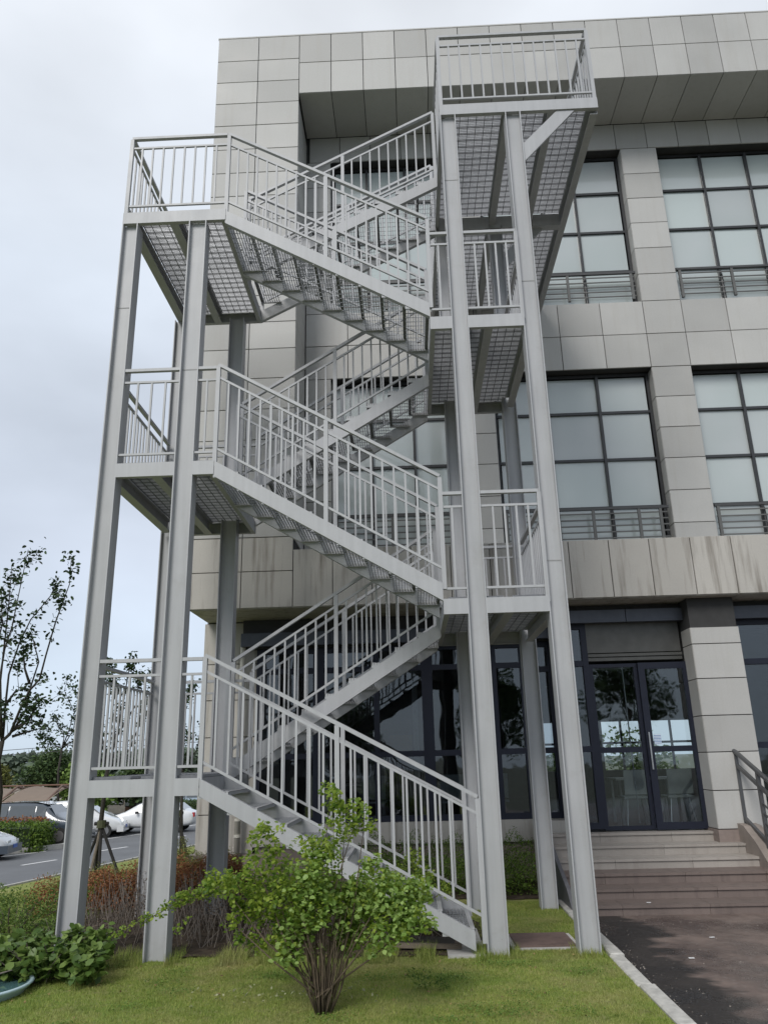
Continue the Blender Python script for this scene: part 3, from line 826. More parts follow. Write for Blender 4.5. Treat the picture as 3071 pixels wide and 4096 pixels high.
# sticker on the right leaf
t = NT('blue_sticker'); v = t.coord((1,1,1)); 
w_ = t.n('ShaderNodeTexWave'); w_.wave_type = 'RINGS'; w_.inputs['Scale'].default_value = 14; t.l(t.coord((1,0,1),'obj'), w_.inputs['Vector'])
STK = t.fin(t.bsdf(t.mixc(t.rng(w_.outputs['Fac'],.4,.6,0,1), (.75,.80,.85), (.10,.22,.45)), .4))
q = MB(); q.box(-.055,.055,0,.003,-.075,.075); sk = q.build('sticker', STK, dl); sk.location = (6.735+BX, 4.418+BY, 1.94)
# strip curtain panel behind the left leaf
CUR = simple('clear_pvc_strip', (.30,.31,.34), .25)
q = BM(); q.box(6.36, 6.375, 4.62, 4.64, .72, 3.05); q.box(5.9, 6.5, 4.62, 4.65, 3.05, 3.09); q.bb('curtain_strip', CUR)
# ground pillars in stone
def gpillar(x0, x1, y0=4.0):
    m = BM(); m.box(x0+.02, x1-.02, y0+.03, 4.7, .4, ZB0-.01); m.bb('wall_core', CORE)
    zz = [.66, 1.19, 1.73, 2.26, 2.81, 3.34, 3.60]
    for a, b in zip(zz[:-1], zz[1:]):
        facing(x0, x1, a, b, y0, STONE); side_facing(x0, y0+.005, 4.43, a, b, STONE, -1); side_facing(x1, y0+.005, 4.43, a, b, STONE, 1)
    m = BM(); m.box(x0-.01, x1+.01, y0-.012, 4.5, .40, .655); m.bb('plinth', PINK)
gpillar(7.32, 8.08); gpillar(11.1, 11.86)
glazed(8.08, 9.6, 4.45, .5, 3.78, [8.9], [1.82, 3.1]); glazed(9.6, 11.1, 4.45, .5, 3.78, [10.3], [1.82, 3.1])
m = BM(); m.box(8.08, XE, 4.4, 4.6, -.1, .5); m.bb('plinth', PINK)
# --- ground floor room seen through the glass
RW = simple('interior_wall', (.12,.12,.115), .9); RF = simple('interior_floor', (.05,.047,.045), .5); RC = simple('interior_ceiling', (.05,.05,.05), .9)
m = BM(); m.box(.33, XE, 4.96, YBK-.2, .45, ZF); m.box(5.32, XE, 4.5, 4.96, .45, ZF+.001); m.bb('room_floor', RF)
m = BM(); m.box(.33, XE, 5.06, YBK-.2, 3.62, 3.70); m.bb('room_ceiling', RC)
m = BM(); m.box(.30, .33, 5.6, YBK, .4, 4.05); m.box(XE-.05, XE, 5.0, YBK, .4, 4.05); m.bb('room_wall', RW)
m = BM(); yb0, yb1 = YBK-.2, YBK
holes = [(6.6,7.5),(8.3,9.4),(9.6,10.9)]
m.box(.3, XE, yb0, yb1, .3, 1.30); m.box(.3, XE, yb0, yb1, 2.62, 4.06)
prev = .3
for a, b in holes: m.box(prev, a, yb0, yb1, 1.30, 2.62); prev = b
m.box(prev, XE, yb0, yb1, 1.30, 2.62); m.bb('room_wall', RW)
for a, b in holes:
    m = BM(); m.box(a, b, yb0+.05, yb0+.1, 2.0, 2.06); m.box((a+b)/2-.03, (a+b)/2+.03, yb0+.05, yb0+.1, 1.3, 2.0); m.box((a+b)/2-.03, (a+b)/2+.03, yb0+.05, yb0+.1, 2.06, 2.62); m.bb('back_window', FRAME_B)
m = BM(); m.box(2.94, 3.04, 6.5, 6.6, .62, 3.62); m.box(9.6, 9.9, 9.5, 9.8, .6, 3.62); m.bb('room_post', simple('white_post', (.50,.50,.50), .6))
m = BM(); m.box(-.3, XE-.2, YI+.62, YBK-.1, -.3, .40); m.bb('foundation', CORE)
# canteen tables and chairs just inside the glass
TBL = simple('white_laminate', (.55,.56,.58), .35); LEG = simple('chrome_leg', (.45,.45,.47), .3, .8)
ntab = 0
descr = ['behind the glass left of the entrance', 'in the middle of the canteen window', 'just inside the entrance doors', 'right of the entrance behind the pillar']
for (tx, ty), ds in zip(((3.9, 6.0), (1.9, 6.4), (6.9, 6.1), (9.2, 6.0)), descr):
    tb = thing('canteen_table', 'white canteen table ' + ds, 'table', (tx, ty, ZF), 0, 'canteen tables inside the building')
    MB().box(-.55,.55,-.35,.35,.71,.74).build('tabletop', TBL, tb)
    for sx_ in (-.48, .48):
        for sy_ in (-.28, .28): MB().box(sx_-.02, sx_+.02, sy_-.02, sy_+.02, 0, .71).build('leg', LEG, tb)
    for j, (cx_, cy_, rz_) in enumerate(((-.35, -.62, 0), (.35, -.62, 0))):
        ch = thing('canteen_chair', ('left' if j == 0 else 'right') + ' hand white chair at the canteen table ' + ds, 'chair', (tx+cx_, ty+cy_, ZF), rz_, 'canteen chairs inside the building')
        MB().box(-.21,.21,-.2,.2,.44,.47).build('seat', TBL, ch); MB().prism([(-.23,.50),(-.21,.50),(-.25,.88),(-.27,.88)], 'x', -.2, .2).build('backrest', TBL, ch)
        for a_, b_ in ((-.18,-.18),(.18,-.18),(-.18,.18),(.18,.18)): MB().tube([(a_*.8,b_*.8,.44),(a_*1.15,b_*1.15,0)], .011, 6).build('leg', LEG, ch)
cb = thing('storage_box', 'mustard yellow box standing behind the window glass under the stairs', 'box', (2.72, 6.3, ZF))
MB().box(-.20,.20,-.15,.15,1.25,1.55).build('box_body', simple('mustard', (.22,.15,.03), .6), cb)
MB().box(-.22,.22,-.17,.17,0,1.25).build('box_stand', simple('dark_stand', (.05,.05,.05), .6), cb)

# ================================================================== ENTRANCE STEPS
GR1 = mk_stone('light_granite_step', (.34,.31,.28), .30, .06, (.17,.14,.12))
GR2 = mk_stone('brown_granite_step', (.165,.13,.115), .45, .08, (.07,.055,.05))
es = thing('entrance_steps', 'six wide granite steps to the entrance, lower three reddish brown, upper ones pale', 'steps', (6.2, 3.0, -.12))
rn = [(-.01, 2.20, 10.5), (.11, 2.60, 10.5), (.235, 3.00, 10.5), (.36, 3.40, 7.60), (.49, 3.80, 7.60), (.62, 4.20, 7.33)]
for k, (zz, yy, xr) in enumerate(rn):
    zlow = -.13 if k == 0 else rn[k-1][0]
    mt = GR2 if k < 3 else GR1
    x = 4.85; first = True
    yend = yy+.46 if k < 5 else 4.46
    while x < xr-.02:
        Ln = (1.05 if not first else .55+.25*(k % 2)); first = False
        x2 = min(x+Ln, xr)
        mb = MB(); mb.box(x+.002-6.2, x2-.002-6.2, yy-3.0, yend-3.0, zz-.032+.12, zz+.12)
        mb.build('tread_slab', mt, es)
        mb = MB(); mb.box(x+.002-6.2, x2-.002-6.2, yy+.022-3.0, yy+.06-3.0, zlow+.12, zz-.036+.12); mb.build('riser_slab', mt, es)
        x = x2
    mb = MB(); mb.box(4.87-6.2, xr-.01-6.2, yy+.06-3.0, 4.5-3.0, -.2+.12, zz-.034+.12); mb.build('step_core', CORE, es)
# cheek wall at the left (thin dark edge) and rendered cheek at the right
CHK = simple('beige_render_cheek', (.24,.205,.18), .75, var=.15, sc=5)
cl = thing('left_cheek', 'thin grey metal edging rising along the left side of the entrance steps', 'cheek wall', (4.80, 3.3, -.12))
MB().prism([(-1.15,-.02),(-1.15,.10),(-.9,.28),(.0,.62),(.9,.98),(1.2,.98),(1.2,-.02)], 'x', -.02, .03).build('edge_plate', simple('edge_steel', (.10,.10,.11), .5), cl)
ck = thing('stair_cheek', 'beige rendered sloping cheek wall at the right end of the upper steps', 'cheek wall', (7.72, 3.4, -.12))
mb = MB(); prof = [(-.62,.0),(-.66,.34),(-.60,.40),(-.52,.44),(-.25,.44),(.05,.66),(.40,.84),(.62,.86),(.62,0)]
mb.prism(prof, 'x', -.12, .14); mb.build('cheek_body', CHK, ck)
hr = thing('entrance_handrail', 'dark grey tubular handrail sloping down beside the stone pillar at the right', 'handrail', (7.72, 3.4, 0))
rl = [(-.05, .78, 1.74), (-.02, .70, 1.77), (0, .55, 1.72), (0, -.43, 1.33), (0, -.95, 1.12), (0, -1.1, 1.04)]
mb = MB(); mb.tube(rl, .034, 12); mb.smooth = True; mb.build('top_rail', STEEL, hr)
def railz(y, off): return 1.72-(0.55-y)*.398-off
mb = MB(); mb.bar((0, .60, railz(.60, .20)), (0, -1.05, railz(-1.05, .20)), .04, .05); mb.build('mid_rail', STEEL, hr)
for yy in (.60, -.08, -.45, -1.05):
    mb = MB(); mb.box(-.022, .022, yy-.03, yy+.03, max(.10, .50+yy*.38), railz(yy, .02)); mb.build('post', STEEL, hr)
for i in range(5):
    off = .42+i*.13
    mb = MB(); mb.bar((0, -.10, railz(-.10, off)), (0, -1.05, railz(-1.05, off)), .016, .022); mb.build('bar', STEEL, hr)
mb = MB(); mb.bar((0, .60, railz(.60, .93)), (0, -.10, railz(-.10, .93)), .04, .05); mb.build('bottom_rail', STEEL, hr)

# white rain pipe on the left end of the ground floor
PIPE = simple('off_white_plastic', (.50,.48,.42), .5, var=.1)
dp = thing('downpipe', 'off white plastic downpipe with collars on the ground floor wall behind the stairs', 'pipe', (.11, 4.86, 0))
mb = MB(); mb.tube([(0,0,.10),(0,0,3.70),(.06,.02,3.80),(.16,.05,3.83)], .047, 14); mb.smooth = True; mb.build('pipe', PIPE, dp)
for zz in (.62, .86, 2.2, 3.4): MB().tube([(0,0,zz),(0,0,zz+.04)], .056, 14).build('collar', PIPE, dp)

# ================================================================== VEGETATION
def bark(name, c): return simple(name, c, .9, var=.3, sc=25)
BARK = bark('grey_brown_bark', (.085,.07,.055)); BARK_D = bark('dark_bark', (.035,.03,.025))
rng = np.random.default_rng(21)
# ---- lawn grass blades (stuff)
def grass(name, x0, x1, y0, y1, n, hgt, mat, label, mask=None, dens=None):
    X = rng.uniform(x0, x1, n); Y = rng.uniform(y0, y1, n)
    if mask is not None:
        k = mask(X, Y); X, Y = X[k], Y[k]
    n = len(X)
    Z = np.array([gz(a, b) for a, b in zip(X, Y)])
    h = hgt*rng.uniform(.5, 1.3, n); az = rng.uniform(0, 2*np.pi, n); ln = rng.uniform(.1, .9, n)
    w = rng.uniform(.0018, .0035, n)
    base = np.stack([X, Y, Z], 1); dx = np.stack([np.cos(az)*w, np.sin(az)*w, 0*w], 1)
    tip = base+np.stack([-np.sin(az)*h*ln, np.cos(az)*h*ln, h], 1)
    V = np.stack([base-dx, base+dx, tip], 1).reshape(-1, 3); idx = np.arange(3*n).reshape(-1, 3)
    o = raw_mesh(name, V, idx, np.repeat(rng.uniform(0, 1, n), 3), mat, None, 'stuff'); tag(o, label, 'grass')
GRASS = mk_leaf('grass_blade', (.15,.245,.035), (.40,.43,.12), .45, .6, (.44,.38,.19))
grass('lawn_grass', -1.8, 4.69, -2.6, .25, 150000, .019, GRASS, 'short green grass of the lawn in front of the stairs')
grass('strip_grass', 3.4, 4.69, .1, 2.9, 26000, .02, GRASS, 'short grass patch around the brown access cover', mask=lambda X, Y: ~((abs(X-4.17) < .33) & (abs(Y-.58) < .32)))
grass('tall_grass', -.4, 3.6, -.18, .35, 7000, .10, GRASS, 'taller uncut grass along the feet of the left columns', mask=lambda X, Y: np.sin(X*5+1)+np.sin(X*13) > .1)
grass('column_grass', 3.3, 4.69, -.12, .32, 2600, .07, GRASS, 'taller grass tufts round the feet of the right columns', mask=lambda X, Y: (abs(X-3.68) < .22) | (abs(X-4.55) < .16))
grass('slope_grass', -7.5, -1.0, .5, 13, 60000, .04, GRASS, 'grass on the slope falling to the car park')

def stems(mb, x, y, z, n, spread, h, r0, r1, rnd, lean=.6):
    for i in range(n):
        a = rnd.uniform(0, 2*math.pi); d = rnd.uniform(.2, 1)
        bx = x+math.cos(a)*spread*.35*d; by = y+math.sin(a)*spread*.25*d
        tx = x+math.cos(a)*spread*d*(1+lean); ty = y+math.sin(a)*spread*d*(1+lean)*.7; th = h*rnd.uniform(.75, 1.15)
        mx, my = (bx+tx)/2+rnd.uniform(-.04,.04), (by+ty)/2+rnd.uniform(-.04,.04)
        mb.tube([(bx, by, z), ((bx+mx)/2+rnd.uniform(-.015,.015), (by+my)/2, z+th*.28), (mx, my, z+th*.6), (tx, ty, z+th)], [r0, r0*.85, r0*.65, r1], 5)
# ---- foreground shrub
BUSH = mk_leaf('shrub_leaf', (.06,.15,.018), (.42,.52,.09), .55, .42)
blobs = [b for b in [(2.28, -1.6, 1.4, 0.08), (2.25, -1.6, 1.49, 0.05), (2.37, -1.6, 1.24, 0.14), (2.47, -1.6, 1.32, 0.09), (2.52, -1.6, 1.24, 0.07), (2.2, -1.6, 1.09, 0.14), (2.02, -1.6, 1.13, 0.08), (2.13, -1.6, 0.95, 0.18), (1.8, -1.6, 1.1, 0.11), (1.74, -1.6, 1.22, 0.05), (1.69, -1.6, 0.96, 0.18), (1.51, -1.6, 0.82, 0.16), (1.84, -1.6, 0.76, 0.23), (2.13, -1.6, 0.71, 0.26), (1.99, -1.6, 0.53, 0.22), (2.42, -1.6, 0.65, 0.29), (2.68, -1.6, 0.76, 0.18), (2.84, -1.6, 0.74, 0.18), (2.74, -1.6, 0.56, 0.23), (2.35, -1.6, 0.43, 0.18), (2.94, -1.6, 0.59, 0.14), (3.05, -1.6, 0.66, 0.08), (1.68, -1.6, 0.41, 0.11), (1.95, -1.6, 0.37, 0.15), (1.38, -1.6, 0.85, 0.09), (2.56, -1.6, 0.39, 0.12), (1.69, -1.6, 0.66, 0.19), (1.48, -1.6, 0.57, 0.09), (1.07, -1.2, 0.7, 0.07), (0.96, -1.2, 0.66, 0.05), (0.81, -1.2, 0.58, 0.04), (0.66, -1.2, 0.51, 0.04), (0.55, -1.2, 0.45, 0.03), (0.49, -1.2, 0.44, 0.03), (1.19, -1.2, 0.73, 0.08), (0.95, -1.2, 0.44, 0.05)] if not (b[0] > 3.0 or (b[0] > 2.5 and b[2] < .45))]
def spread_y(bl, rnd, amt):
    out = []
    for (x, y, z, r) in bl:
        r *= .88
        for _ in range(4):
            a_ = rnd.uniform(-.4, 3.6); q_ = rnd.uniform(.8, 1.45); out.append((x+math.cos(a_)*r*q_, y+rnd.uniform(-.15,.1), z+math.sin(a_)*r*q_, rnd.uniform(.03, .065)))
        out.append((x, y+rnd.uniform(-amt, amt)*(1 if r > .12 else .3), z, r))
        if r > .15: out.append((x+rnd.uniform(-.1,.1), y+rnd.uniform(.1, .32), z+rnd.uniform(-.05,.05), r*.8))
    return out
rb = random.Random(4)
bs = thing('foreground_shrub', 'large bright green leafy shrub with many bare stems on the lawn before the stairs', 'shrub', (2.2, -1.62, -.06))
def off(pts, o): return np.asarray(pts)-np.array(o)
main = [b for b in blobs if b[1] < -1.5]; vine = [b for b in blobs if b[1] > -1.5]
mb2 = spread_y(main, rb, .16)
mb2 = [b for b in mb2 if b[2] > .36]; P = blob_points(mb2, 10500, rng, .5)
leaf_mesh('leaves', off(P, (2.2,-1.62,-.06)), .033, BUSH, bs, rng, .75, .7, round_=True)
PALE = mk_leaf('pale_new_leaf', (.19,.32,.06), (.38,.50,.17), .45, .45)
P = blob_points([b for b in mb2 if b[0] > 1.9 and b[2] < 1.0], 3000, rng, .9)
P[:, 1] -= .06
leaf_mesh('young_leaves', off(P, (2.2,-1.62,-.06)), .040, PALE, bs, rng, .8, 1.0, round_=True)
mb = MB(); stems(mb, 0, 0, 0, 70, .17, .66, .0055, .0025, rb, .7)
for b in main:
    if rb.random() < .75:
        p0 = Vector((rb.uniform(-.10,.10), rb.uniform(-.08,.08), .12)); p1 = Vector((b[0]-2.2, b[1]+1.62+rb.uniform(-.08,.08), b[2]+.06))
        md = p0.lerp(p1, .5)+Vector((rb.uniform(-.06,.06), rb.uniform(-.05,.05), -.02))
        mb.tube([p0, md, p1], [.008, .006, .0025], 5)
mb.smooth = True; mb.build('stems', bark('shrub_stem', (.10,.075,.05)), bs)['kind'] = 'stuff'
vi = thing('trailing_branch', 'long thin leafy branch trailing left across the second column foot', 'branch', (1.3, -1.3, 0))
vp = [(1.65,-1.4,.76),(1.38,-1.3,.80),(1.19,-1.2,.73),(.96,-1.2,.67),(.81,-1.2,.59),(.66,-1.2,.52),(.49,-1.2,.44),(.36,-1.2,.36)]
vine = [(a[0]+(b[0]-a[0])*f_/6+rb.uniform(-.02,.02), a[1]+(b[1]-a[1])*f_/6, a[2]+(b[2]-a[2])*f_/6+rb.uniform(-.02,.03), rb.uniform(.025,.06)*(1.35 if a[0] > .9 else .8)) for a, b in zip(vp[:-1], vp[1:]) for f_ in range(6)]+[(.95,-1.2,.44,.05),(1.02,-1.2,.52,.03)]
P = blob_points(vine, 950, rng, .3)
leaf_mesh('leaves', off(P, (1.3,-1.3,0)), .028, BUSH, vi, rng, .75, .7, round_=True)
mb = MB(); mb.tube([(.35,-.2,.62),(.08,-.05,.80),(-.11,.1,.73),(-.34,.1,.66),(-.64,.1,.51),(-.85,.1,.42)], [.006,.006,.005,.004,.003,.002], 5); mb.build('stem', BARK, vi)
# ---- low broad-leaved shrub bottom left
BROAD = mk_leaf('broad_leaf', (.045,.10,.02), (.22,.31,.08), .38, .4)
bl = [(-1.05+.16*i+rb.uniform(-.05,.05), -.62+rb.uniform(-.18,.2), .08+rb.uniform(-.04,.06), .16) for i in range(8)] + [(-.8,-.30,.14,.16),(-.3,-.28,.17,.16),(.0,-.3,.15,.13),(-.55,-.45,.18,.15)]+[(rb.uniform(-1,.1), rb.uniform(-.7,-.2), rb.uniform(.15,.32), .05) for _ in range(14)]
sh = thing('broad_leaf_shrub', 'low clump of rounded broad leaves at the foot of the leftmost column', 'shrub', (-.4,-.6,-.06))
P = blob_points(bl, 2300, rng, .6); P = P[P[:, 2] > -.03]
leaf_mesh('leaves', off(P, (-.4,-.6,-.06)), .072, BROAD, sh, rng, .85, 1.2, round_=True)
mb = MB(); stems(mb, 0, 0, 0, 24, .35, .3, .006, .003, rb, .5); mb.build('stems', BARK, sh)['kind'] = 'stuff'
# ---- left mid shrubs
FINE = mk_leaf('fine_green_leaf', (.03,.08,.015), (.17,.25,.045), .3, .6)
bl = [(-1.75,1.6,.12,.34),(-1.35,1.3,.06,.3),(-2.2,1.9,.10,.36),(-1.9,1.2,.0,.3),(-1.25,1.9,.22,.3),(-2.6,1.5,.0,.35),(-1.6,.7,-.05,.22),(-1.05,1.0,.05,.2),(-2.2,.8,-.02,.25)]
sh = thing('feathery_shrub', 'feathery mid green shrub at the left edge behind the broad leaved clump', 'shrub', (-1.7,1.4,-.06))
P = blob_points(bl, 11000, rng, .5); P = P[P[:, 2] > -.08]
leaf_mesh('leaves', off(P, (-1.7,1.4,-.06)), .038, FINE, sh, rng, .35, .2)
mb = MB(); stems(mb, 0, 0, -.02, 20, .5, .35, .008, .003, rb, .6); mb.build('stems', BARK, sh)['kind'] = 'stuff'
rk_ = thing('garden_rocks', 'small dark stones lying under the feathery shrub at the left', 'rocks', (-1.25,.35,-.06))
for i in range(9):
    mb = MB(); c = Vector((rb.uniform(-.35,.3), rb.uniform(-.2,.2), .03)); s_ = rb.uniform(.04,.09)
    pts = []
    for a in range(8):
        for e_ in (-.5, .35): pts.append((c.x+math.cos(a*.785+e_)*s_*rb.uniform(.7,1.2)*(1 if e_ < 0 else .7), c.y+math.sin(a*.785+e_)*s_*rb.uniform(.7,1.2)*(1 if e_ < 0 else .7), c.z+e_*s_))
    mb.v = pts
    for a in range(8):
        b = (a+1) % 8; mb.f.append((a*2, b*2, b*2+1, a*2+1))
    mb.f.append(tuple(a*2+1 for a in range(8))); mb.build('stone', simple('rock', (.09,.08,.07), .9, var=.3), rk_)
# ---- brown heath like hedge between the columns, dry twigs below
RUST = mk_leaf('rusty_leaf', (.12,.045,.022), (.36,.16,.07), .25, .8)
OLIVE = mk_leaf('olive_leaf', (.07,.085,.02), (.23,.24,.07), .25, .7)
bl = [(-2.0+.25*i+rb.uniform(-.1,.1), 3.2+rb.uniform(-.3,.5), -.02+rb.uniform(-.05,.08)+.03*i, .34) for i in range(10)] + [(-1.8,4.2,.0,.35),(-1.2,4.3,.10,.32),(-.7,4.3,.2,.3),(.1,4.2,.2,.28),(.35,3.5,.15,.3)]
sh = thing('rusty_hedge', 'low rusty brown hedge seen between the two left hand columns', 'hedge', (-.9,3.6,-.1))
P = blob_points(bl, 30000, rng, .6); P = P[P[:, 2] > -.25]
leaf_mesh('leaves', off(P, (-.9,3.6,-.1)), .034, RUST, sh, rng, .5, .3)
P = blob_points([(b[0], b[1]+.1, b[2]+.12, b[3]*.8) for b in bl], 6500, rng, .9)
leaf_mesh('green_tips', off(P, (-.9,3.6,-.1)), .026, OLIVE, sh, rng, .5, .3)
mb = MB()
for i in range(6): stems(mb, -1+.35*i, -.5, -.05, 12, .22, .35, .006, .002, rb, .5)
mb.build('stems', BARK, sh)['kind'] = 'stuff'
sh = thing('yellow_green_bush', 'rounded yellow green bush against the plinth behind the second column', 'bush', (-.85,4.75,.1))
P = blob_points([(-.85,4.75,.42,.26),(-.6,4.7,.30,.22),(-1.05,4.7,.25,.24),(-.8,4.6,.15,.28)], 6000, rng, .7)
leaf_mesh('leaves', off(P, (-.85,4.75,.1)), .024, OLIVE, sh, rng, .6, .3)
TWIG = simple('dry_grey_twig', (.17,.145,.125), .95, var=.3, sc=20)
mb = MB()
for i in range(900):
    x = rb.uniform(-1.0, 3.3); y = rb.uniform(.5, 3.0); h_ = rb.uniform(.12, .5)*(1.15 if x < 1.6 else .55)
    mb.bar((x, y, -.07), (x+rb.uniform(-.18,.18), y+rb.uniform(-.12,.12), -.07+h_), .004, .004)
tag(mb.build('dry_twigs', TWIG, fixn=False), 'dry grey brown twigs and dead stalks under the stair landing', 'dry brush', kind='stuff')
DRY = mk_leaf('dead_leaf', (.05,.04,.03), (.17,.13,.095), .1, .9)
P = blob_points([(-.6,1.2,.05,.3),(0,1.5,.08,.35),(.6,1.6,.06,.35),(1.2,1.4,.1,.35),(1.8,1.5,.05,.3),(.3,2.4,.12,.4),(1.3,2.4,.12,.4),(-.5,2.3,.1,.4)], 7000, rng, .2); P = P[P[:, 2] > -.06]
tag(leaf_mesh('dead_leaves', P, .03, DRY, None, rng, .4, .2), 'dead brown leaves caught among the twigs under the stairs', 'dry leaves')
# ---- green hedge against the wall on the right
HEDGE = mk_leaf('dark_hedge_leaf', (.03,.075,.010), (.15,.23,.03), .25, .6)
sh = thing('wall_hedge', 'dark green mossy hedge against the plinth behind the right hand columns', 'hedge', (3.6,3.9,-.1))
bl = [(2.2+.32*i, 3.6+rb.uniform(-.1,.2), .10+rb.uniform(0,.08), .38) for i in range(8)]+[(2.4+.5*i, 4.2, .36, .36) for i in range(5)]
P = blob_points(bl, 30000, rng, .6); P = P[P[:, 2] > -.1]
leaf_mesh('leaves', off(P, (3.6,3.9,-.1)), .026, HEDGE, sh, rng, .6, .4)
# shrub twigs near the stair foot
sh = thing('small_weed_bush', 'small weedy green plant growing through the lower stair railing', 'plant', (2.9,.55,-.06))
P = blob_points([(2.9,.55,.75,.12),(3.0,.5,.58,.13),(2.75,.6,.62,.10),(3.2,.55,.45,.10)], 900, rng, .6)
leaf_mesh('leaves', off(P, (2.9,.55,-.06)), .03, BUSH, sh, rng, .6, .4)
mb = MB(); mb.tube([(0,0,0),(.02,0,.4),(-.02,0,.8)], [.008,.006,.003], 5).tube([(0,0,.2),(.15,0,.4),(.3,0,.5)], [.006,.004,.002], 5); mb.build('stem', BARK, sh)
# trailing weeds on the lawn
WEED = mk_leaf('pale_weed_leaf', (.18,.20,.09), (.45,.45,.28), .3, .6)
P = np.array([(1.15+.16*i*rb.uniform(.8,1.1), -1.35+rb.uniform(-.15,.2), -.03+rb.uniform(0,.06)) for i in range(9) for _ in range(9)])+rng.normal(0,.035,(81,3))*np.array([1,1,.3])
tag(leaf_mesh('pale_weeds', P, .03, WEED, None, rng, .6, .8), 'scattered pale withered weed leaves on the lawn left of the shrub', 'weeds')
FALL = mk_leaf('fallen_leaf', (.10,.06,.03), (.32,.24,.10), .1, .8)
n_ = 150; P = np.stack([rng.uniform(-1.2, 4.6, n_), rng.uniform(-2.2, .1, n_), np.full(n_, -.04)], 1)
tag(leaf_mesh('fallen_leaves', P, .028, FALL, None, rng, .6, 3.0), 'scattered small brown fallen leaves on the lawn', 'fallen leaves')
n_ = 5000; cc = np.stack([rng.uniform(-1, 4.5, 26), rng.uniform(-2.1, -.1, 26)], 1); ii = rng.integers(0, 26, n_)
P = np.stack([cc[ii, 0]+rng.normal(0, .10, n_), cc[ii, 1]+rng.normal(0, .07, n_), -.055+rng.uniform(.005, .03, n_)], 1)
P = P[P[:, 0] < 4.66]
tag(leaf_mesh('clover', P, .013, mk_leaf('clover_leaf', (.06,.13,.02), (.20,.30,.06), .3, .6), None, rng, .9, 2.0), 'darker clover patches mixed into the lawn', 'clover')
sh = thing('lawn_sprig', 'small dark sprig of leaves on the lawn right of the big shrub', 'plant', (2.95,-1.05,-.06))
P = blob_points([(2.95,-1.05,.02,.10),(3.12,-1.05,.0,.08),(2.85,-1.0,.05,.05)], 420, rng, .4)
leaf_mesh('leaves', off(P, (2.95,-1.05,-.06)), .022, FINE, sh, rng, .5, .5)

# ---- young trees
LEAFD = mk_leaf('dark_tree_leaf', (.012,.028,.012), (.05,.09,.03), .15, .5)
def young_tree(name, label, paths, leafn, lsize, trunk_r, seed, leafy=.5, extra=4, group='young trees beside the car park', sc=1.0):
    rd = random.Random(seed); base = Vector(paths[0][0]); base.z = gz(base.x, base.y)-.05
    T = thing(name, label, 'tree', tuple(base), 0, group)
    mb = MB(); pts = [Vector(p)-base for p in paths[0]]; pts = [Vector((0,0,0))]+[p for p in pts if p.z > .1]
    mb.tube(pts, [trunk_r*(1-.35*i/(len(pts)-1)) for i in range(len(pts))], 8); mb.smooth = True; mb.build('trunk', BARK_D, T)
    br = MB(); tips = []
    def limb(pp, r0, r1, lv):
        n = len(pp); br.tube(pp, [r0+(r1-r0)*i/(n-1) for i in range(n)], 5)
        for i in range(n-1):
            for k in range(3):
                t_ = (i+(k+rd.random())/3)/(n-1)
                q = pp[i].lerp(pp[i+1], rd.random())
                if t_ > leafy: tips.append((q, .05+.05*rd.random()))
                if lv > 0 and rd.random() < (.13 if leafy > .3 else .2):
                    d = (pp[i+1]-pp[i]).normalized(); sd = Vector((rd.uniform(-1,1), rd.uniform(-1,1), rd.uniform(.0,.9))).normalized()
                    d2 = (d*.6+sd).normalized(); ln = rd.uniform(.25,.6)*sc
                    limb([q, q+d2*ln*.5+Vector((0,0,.02)), q+d2*ln+Vector((0,0,.12*ln))], r1*1.1, r1*.35, lv-1)
    for p in paths[1:]:
        pp = [Vector(q)-base for q in p]
        limb(pp, trunk_r*.42, trunk_r*.09, 1)
        for _ in range(extra): tips.append((pp[-1]+Vector((rd.uniform(-.05,.05), rd.uniform(-.05,.05), rd.uniform(-.4,0))), .08))
    br.smooth = True; br.build('branches', BARK_D, T, fixn=False)
    C = np.array([tuple(t[0]) for t in tips]); S = np.array([t[1] for t in tips])
    S = S*sc; ids = rng.integers(0, len(C), leafn)
    P = C[ids]+rng.normal(0, 1, (leafn, 3))*S[ids][:, None]*np.array([.8, .8, 1.0])
    leaf_mesh('crown', P, lsize, LEAFD, T, rng, .62, .3, round_=True)
    return T
